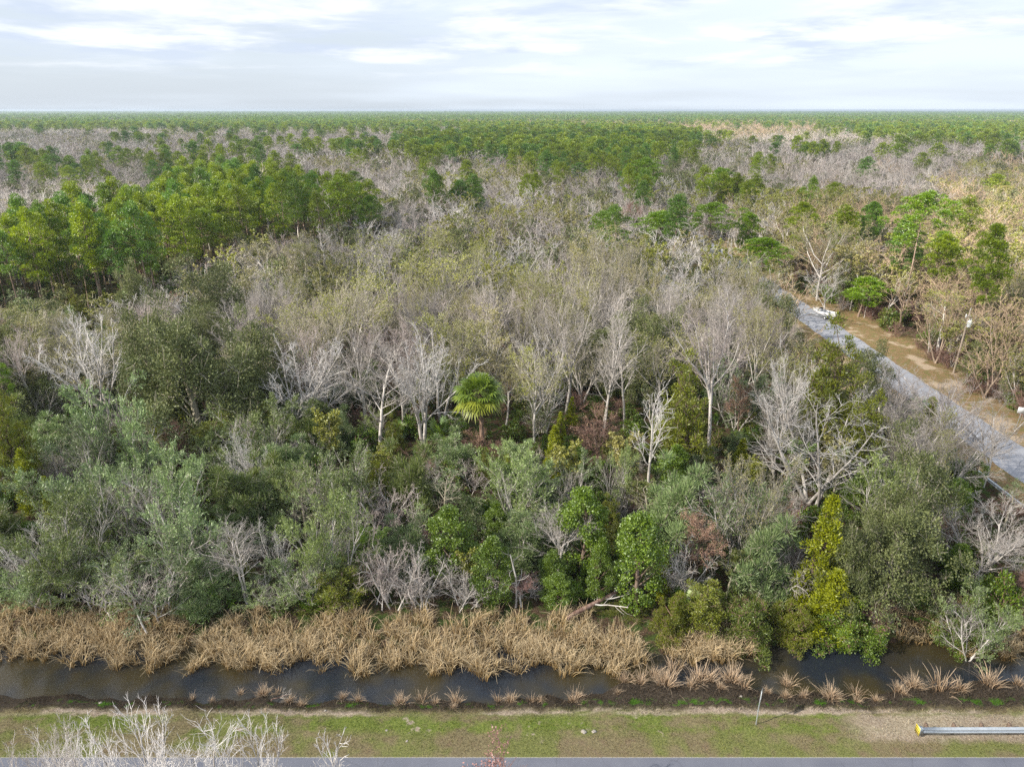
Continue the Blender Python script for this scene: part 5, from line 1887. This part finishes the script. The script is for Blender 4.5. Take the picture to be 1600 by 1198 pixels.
# thin road-name post, its blade seen edge on
X0, Y0 = at(1181, 1132, -.1)
sp = empty('sign_post', (X0, Y0, float(ground_z(X0, Y0))), R(-25.2), 'thin grey post with a narrow sign blade seen edge on, on the grass verge', 'sign post')
ge = Geo(); ge.tubes(np.array([[[0, 0, -.3], [0, 0, 1.6], [.02, 0, 3.05]]]), np.array([[.038, .036, .034]]), 8); ge.box((0, 0, 1.2), (.09, .05, .10)); part('post', ge, 'galv', sp, False)
ge = Geo(); ge.box((.045, .02, 2.62), (.012, .62, .76)); part('panel', ge, 'sign_face', sp)
ge = Geo(); ge.box((.03, 0, 2.35), (.05, .12, .04)); ge.box((.03, 0, 2.85), (.05, .12, .04)); part('bracket', ge, 'galv', sp)

# white board on a leaning post beside the side road
X0, Y0 = at(1586, 670)
sp = empty('road_sign', (X0, Y0, 0), R(-14), 'plain white rectangular sign on a leaning grey post at the right edge', 'road sign')
sp.rotation_euler = (0, R(5), R(-12))
ge = Geo(); ge.tubes(np.array([[[0, 0, -.3], [0, 0, 1.5], [0, 0, 3.1]]]), np.array([[.035, .035, .035]]), 8); part('post', ge, 'galv', sp)
ge = Geo(); ge.box((0, -.05, 2.75), (1.15, .015, .85)); part('panel', ge, 'white', sp)

# small white board far up the side road
X0, Y0 = at(1129, 412)
sp = empty('road_sign', (X0, Y0, 0), R(6), 'tiny white sign beside the far end of the side road', 'road sign')
ge = Geo(); ge.tubes(np.array([[[0, 0, -.3], [0, 0, 1.0], [0, 0, 2.2]]]), np.array([[.04, .04, .04]]), 6); part('post', ge, 'galv', sp)
ge = Geo(); ge.box((0, -.06, 1.9), (1.5, .02, .75)); part('panel', ge, 'white', sp)


def utility_pole(px, pb, h, label, can=True, lean=(0, 0)):
    X, Y = at(px, pb)
    t = empty('utility_pole', (X, Y, 0), 0, label, 'utility pole')
    t.rotation_euler = (lean[0], lean[1], 0)
    ge = Geo(); ge.tubes(np.array([[[0, 0, -.4], [0, 0, h * .5], [0, 0, h]]]), np.array([[.17, .145, .115]]), 10); part('pole', ge, 'pole', t, True)
    ge = Geo(); ge.box((0, -.02, h - .35), (.10, 2.0 if False else .12, .5)); ge.tubes(np.array([[[0, 0, h], [0, 0, h + .28]]]), np.array([[.05, .035]]), 8); part('insulator', ge, 'white', t)
    if can:
        ge = Geo(); ge.lathe([(.05, -.02), (.31, 0), (.33, .08), (.33, .88), (.28, .98), (.10, 1.04)], (.08, -.50, h - 2.7), 16); tk = part('transformer', ge, 'grey_can', t, True)
        gb = Geo()
        for dx in (-.12, .14):
            gb.lathe([(.05, 0), (.07, .06), (.04, .12), (.06, .18), (.03, .30)], (.08 + dx, -.5, h - 1.67), 8)
        part('bushing', gb, 'white', tk)
        ge = Geo(); ge.box((-.28, -.10, h - 1.05), (.5, .07, .07)); ge.lathe([(.05, 0), (.09, .08), (.09, .5), (.05, .6)], (-.52, -.12, h - 1.3), 10); part('fuse_cutout', ge, 'white', t)
    return t


utility_pole(1490, 582, 10.6, 'leaning utility pole with a pale transformer can right of the side road', True, (0, R(1.6)))
utility_pole(1188, 392, 9.6, 'utility pole with a pale transformer, middle one of the three along the side road', True)
utility_pole(1068, 322, 10.6, 'farthest utility pole with a small transformer against dark trees', True)
X0, Y0 = at(1232, 392)
t = empty('street_light', (X0, Y0, 0), 0, 'slim street light with its arm pointing right beside the far side road', 'street light')
ge = Geo(); ge.tubes(np.array([[[0, 0, -.3], [0, 0, 5], [0, 0, 10.2]]]), np.array([[.13, .11, .09]]), 8); part('pole', ge, 'pole', t, True)
ge = Geo(); ge.tubes(np.array([[[0, 0, 9.9], [.9, 0, 10.35], [2.0, 0, 10.45]]]), np.array([[.05, .045, .045]]), 6); part('arm', ge, 'galv', t)
ge = Geo(); ge.loft([np.array([[x, y * a, 10.45 + z * a] for y, z in ((-.16, 0), (-.10, .10), (.10, .10), (.16, 0), (.10, -.07), (-.10, -.07))]) for x, a in ((1.95, .5), (2.1, 1), (2.5, 1), (2.65, .5))]); part('lamp_head', ge, 'grey_can', t)


# ------------------------------------------------------------------ boat on its trailer
def boat():
    X0, Y0 = at(1288, 497)
    rz = R(128)
    t = empty('trailer', (X0, Y0, 0), rz, 'low boat trailer under the white motor boat on the side road', 'trailer')
    ge = Geo()
    for s in (-1, 1):
        ge.tubes(np.array([[[-2.4, s * .75, .50], [1.4, s * .75, .50], [3.4, s * .05, .48]]]), np.array([[.05, .05, .05]]), 6)
    for x in (-2.2, -.8, .8):
        ge.tubes(np.array([[[x, -.75, .50], [x, .75, .50]]]), np.array([[.045, .045]]), 6)
    ge.box((3.75, 0, .48), (.8, .08, .08))
    part('frame', ge, 'galv', t)
    for s in (-1, 1):
        gw = Geo(); a = np.arange(18) * 2 * math.pi / 18
        gw.loft([np.stack([-.6 + r * np.cos(a), np.full(18, s * .98 + y), .33 + r * np.sin(a)], 1) for r, y in ((.26, -.11), (.33, -.09), (.33, .09), (.26, .11))])
        w = part('wheel', gw, 'rubber', t, True)
        gr = Geo(); gr.loft([np.stack([-.6 + .17 * np.cos(a), np.full(18, s * .98 + y), .33 + .17 * np.sin(a)], 1) for y in (-.12, .12)]); part('rim', gr, 'white', w)
        gf = Geo(); b = np.linspace(.1, math.pi - .1, 9)
        P = np.stack([-.6 + .42 * np.cos(b), np.full(9, s * .98), .36 + .42 * np.sin(b)], 1)
        gf.loft([np.array([[p[0], p[1] - .13, p[2]], [p[0], p[1] + .13, p[2]], [p[0], p[1] + .13, p[2] + .03], [p[0], p[1] - .13, p[2] + .03]]) for p in P]); part('fender', gf, 'white', t)
    bt = empty('motor_boat', (X0, Y0, .58), rz, 'white open motor boat with a pointed bow parked on the side road', 'boat')
    xs = np.array([-2.7, -2.0, -1.0, 0, 1.0, 1.9, 2.5, 2.85])
    hw = np.array([.98, 1.05, 1.10, 1.10, 1.0, .74, .38, .04])
    kl = np.array([.12, .05, 0, 0, .04, .18, .42, .74])
    sh = np.array([.88, .88, .88, .90, .94, 1.0, 1.06, 1.10])
    gh = Geo()
    rings = []
    for x, w, k, s in zip(xs, hw, kl, sh):
        rings.append(np.array([[x, -w, s], [x, -w * .97, s * .6 + k * .4], [x, -w * .78, k + .16 * (s - k)], [x, 0, k], [x, w * .78, k + .16 * (s - k)], [x, w * .97, s * .6 + k * .4], [x, w, s],
                               [x, w - min(.16, w * .4), s + .02], [x, w - min(.2, w * .5), s - .05], [x, w * .5, s - (.5 if x < 1.2 else .03)], [x, 0, s - (.5 if x < 1.2 else -.03)], [x, -w * .5, s - (.5 if x < 1.2 else .03)], [x, -w + min(.2, w * .5), s - .05], [x, -w + min(.16, w * .4), s + .02]]))
    gh.loft(rings)
    part('hull', gh, 'gel', bt, False)
    gf = Geo(); gf.box((-.7, 0, .415), (3.2, 1.25, .02)); part('cockpit_floor', gf, 'cockpit', bt)
    gw = Geo()
    gw.loft([np.array([[1.15, -.85, .98], [1.20, -.85, .98], [.85, -.72, 1.42], [.82, -.72, 1.42]]), np.array([[1.6, 0, 1.02], [1.64, 0, 1.02], [1.2, 0, 1.46], [1.17, 0, 1.46]]), np.array([[1.15, .85, .98], [1.20, .85, .98], [.85, .72, 1.42], [.82, .72, 1.42]])])
    part('windshield', gw, 'smoke', bt)
    gc = Geo(); gc.box((.55, -.38, .66), (.55, .5, .48)); gc.box((.4, -.38, .96), (.3, .42, .12)); part('console', gc, 'gel', bt)
    for s in (-.38, .38):
        gs = Geo(); gs.box((-.35, s, .60), (.5, .48, .34)); gs.box((-.62, s, .90), (.10, .46, .36)); part('seat', gs, 'gel', bt)
    gs = Geo(); gs.box((-1.85, 0, .58), (.5, 1.5, .34)); part('rear_bench', gs, 'gel', bt)
    gm = Geo(); gm.loft([np.array([[-2.85 + dx * a, dy * a, z] for dx, dy in ((-.22, -.17), (.22, -.17), (.22, .17), (-.22, .17))]) for z, a in ((.85, .7), (.95, 1), (1.32, 1), (1.46, .6))]); gm.box((-2.9, 0, .45), (.18, .12, .85)); part('outboard_motor', gm, 'black', bt)
    gr = Geo()
    for s in (-1, 1):
        gr.tubes(np.array([[[1.0, s * .92, .98], [1.1, s * .9, 1.22], [2.0, s * .62, 1.3], [2.7, s * .08, 1.36]]]), np.array([[.018] * 4]), 6)
        for x, w in ((1.5, .82), (2.1, .58)):
            gr.tubes(np.array([[[x, s * w, 1.0], [x, s * w, 1.27]]]), np.array([[.015, .015]]), 5)
    part('bow_rail', gr, 'galv', bt)


boat()


# ------------------------------------------------------------------ car under the trees
def car():
    X0, Y0 = at(1222, 338)
    t = empty('parked_car', (X0, Y0, 0), R(20), 'dark car half hidden under the trees beyond the street light', 'car')
    ge = Geo()
    def ring(x, w, z0, z1):
        return np.array([[x, -w, z0], [x, w, z0], [x, w * 1.02, (z0 + z1) / 2], [x, w * .93, z1], [x, -w * .93, z1], [x, -w * 1.02, (z0 + z1) / 2]])
    ge.loft([ring(-2.3, .78, .45, .80), ring(-2.15, .88, .30, .95), ring(-.9, .90, .26, .98), ring(.9, .90, .26, .96), ring(1.9, .86, .30, .84), ring(2.25, .74, .40, .70)])
    part('body', ge, 'car_paint', t, False)
    gc = Geo()
    gc.loft([np.array([[x0, -w, .96], [x0, w, .96], [x1, w * .8, 1.42], [x1, -w * .8, 1.42]]) for x0, x1, w in ((-1.85, -1.2, .80), (-.3, -.3, .84), (1.05, .35, .80))])
    part('glasshouse', gc, 'smoke', t)
    gr = Geo(); gr.box((-.42, 0, 1.435), (1.5, 1.28, .03)); part('roof', gr, 'car_paint', t)
    a = np.arange(18) * 2 * math.pi / 18
    for x in (-1.4, 1.4):
        for s in (-1, 1):
            gw = Geo(); gw.loft([np.stack([x + .32 * np.cos(a), np.full(18, s * .84 + y), .32 + .32 * np.sin(a)], 1) for y in (-.1, .1)])
            w = part('wheel', gw, 'rubber', t)
            g2 = Geo(); g2.loft([np.stack([x + .18 * np.cos(a), np.full(18, s * .84 + y), .32 + .18 * np.sin(a)], 1) for y in (-.105, .105)]); part('rim', g2, 'galv', w)
    for s in (-.6, .6):
        gl = Geo(); gl.box((2.19, s, .62), (.10, .30, .12)); part('headlight', gl, 'white', t)
        gl = Geo(); gl.box((-2.26, s, .72), (.08, .28, .12)); part('tail_light', gl, 'red', t)


M['red'] = plain_mat('red_lens', (.35, .02, .02), .3, 0, .05)
car()


# ------------------------------------------------------------------ dead wood and small things
def log(px0, py0, px1, py1, r, label, lift=0.0, seed=0, up=0.0):
    g = np.random.default_rng(seed)
    x0, y0 = at(px0, py0, lift); x1, y1 = at(px1, py1, lift)
    z0, z1 = max(float(ground_z(x0, y0)), WATER_Z) + lift, max(float(ground_z(x1, y1)), WATER_Z) + lift + up
    n = 8
    s = np.linspace(0, 1, n)
    P = np.stack([s * (x1 - x0), s * (y1 - y0), z1 * s + z0 * (1 - s) - z0], 1) + g.normal(size=(n, 3)) * .05
    t = empty('fallen_log', (x0, y0, z0), 0, label, 'fallen log')
    ge = Geo(); ge.tubes(P[None], (r * (1 - .45 * s))[None], 8); part('trunk', ge, 'log', t, True)
    L = np.linalg.norm(P[-1])
    Pb, DD, Rr = P[None], np.broadcast_to(norm(P[-1:] - P[:1])[None], (1, n, 3)), (r * (1 - .45 * s))[None]
    p0, d0, l0, r0 = spawn(g, Pb, DD, Rr, np.array([L]), 7, .3, 1, 45, 12, .5, .4)
    A = grow(g, p0, d0, l0, r0, 5, .15, .05, .6)
    B = grow(g, *spawn(g, *A, l0, 4, .2, 1, 40, 10, .5, .5, rmin=.012), 3, .15, .05, .6)
    gb = Geo(); gb.tubes(A[0], A[2], 4); gb.tubes(B[0], B[2], 3); part('branches', gb, 'bare_bark', t)


log(885, 965, 985, 925, .22, 'thick brown fallen log with bare branches behind the middle reeds', .5, 1, 1.0)
log(745, 870, 768, 838, .30, 'broken reddish stump leaning between the vivid green trees', .2, 2, 1.2)
log(420, 1080, 448, 1073, .05, 'thin broken branch lying at the water edge on the left', .15, 3, .2)
log(1375, 905, 1440, 925, .12, 'grey fallen stem on the bank below the large right-hand oak', .6, 4, .1)
log(560, 905, 625, 880, .10, 'thin grey fallen stem in the dead thicket behind the reeds', .8, 5, .4)


def stones():
    g = np.random.default_rng(3)
    a = 10
    protos = []
    for k in range(3):
        th = np.arange(a) * 2 * math.pi / a
        rings = [np.stack([np.cos(th) * r * (1 + .2 * g.normal(size=a)), np.sin(th) * r * (1 + .2 * g.normal(size=a)) * .8, np.full(a, z) + g.normal(size=a) * .04], 1) for r, z in ((.8, -.2), (1, .1), (.75, .42), (.3, .55))]
        ge = Geo(); ge.loft(rings); protos.append(ge.mesh('stone', M['stone'], False))
    for i, (px, py, s, lab) in enumerate(((604, 1142, .12, 'small white scrap on the grass by the small white bare treetop'), (636, 1161, .10, 'tiny white scrap on the dry grass left of the pinkish twig tips'),
                                          (912, 1146, .21, 'pale sandy clump on the verge right of the middle'), (928, 1145, .19, 'pale sandy clump just right of the similar one on the verge'),
                                          (508, 1108, .10, 'tiny white scrap on the mud below the thin grass tufts'), (156, 1094, .14, 'white scrap on the mud bank at the left'),
                                          (1158, 1087, .12, 'white scrap on the bank left of the sign post'), (1391, 968, .35, 'pale stone on the bank below the large right-hand oak'),
                                          (1402, 978, .28, 'smaller pale stone at the water beside the pale bank stone'))):
        X, Y = at(px, py, -.2)
        o = link('stone' if s > .2 else 'litter', protos[i % 3], None, (X, Y, float(ground_z(X, Y)) + .01))
        o.scale = (s, s, s * .6); o.rotation_euler = (0, 0, i * 1.1)
        tag(o, lab, 'stone' if s > .2 else 'litter')


stones()


# ------------------------------------------------------------------ the air
def make_haze():
    m = bpy.data.materials.new('haze')
    m.use_nodes = True
    t = NT(m.node_tree)
    v = t.n('ShaderNodeVolumePrincipled', {'Color': (.60, .71, .85, 1), 'Density': HAZE, 'Anisotropy': .3})
    o = t.n('ShaderNodeOutputMaterial')
    t.t.links.new(v.outputs[0], o.inputs['Volume'])
    ge = Geo()
    ge.box((0, 8600, 20.5), (36000, 19000, 45))
    o = link('haze', ge.mesh('haze', m))
    tag(o, 'thin blue haze over the distant woods', kind='stuff')


HAZE = 0.00012
make_haze()
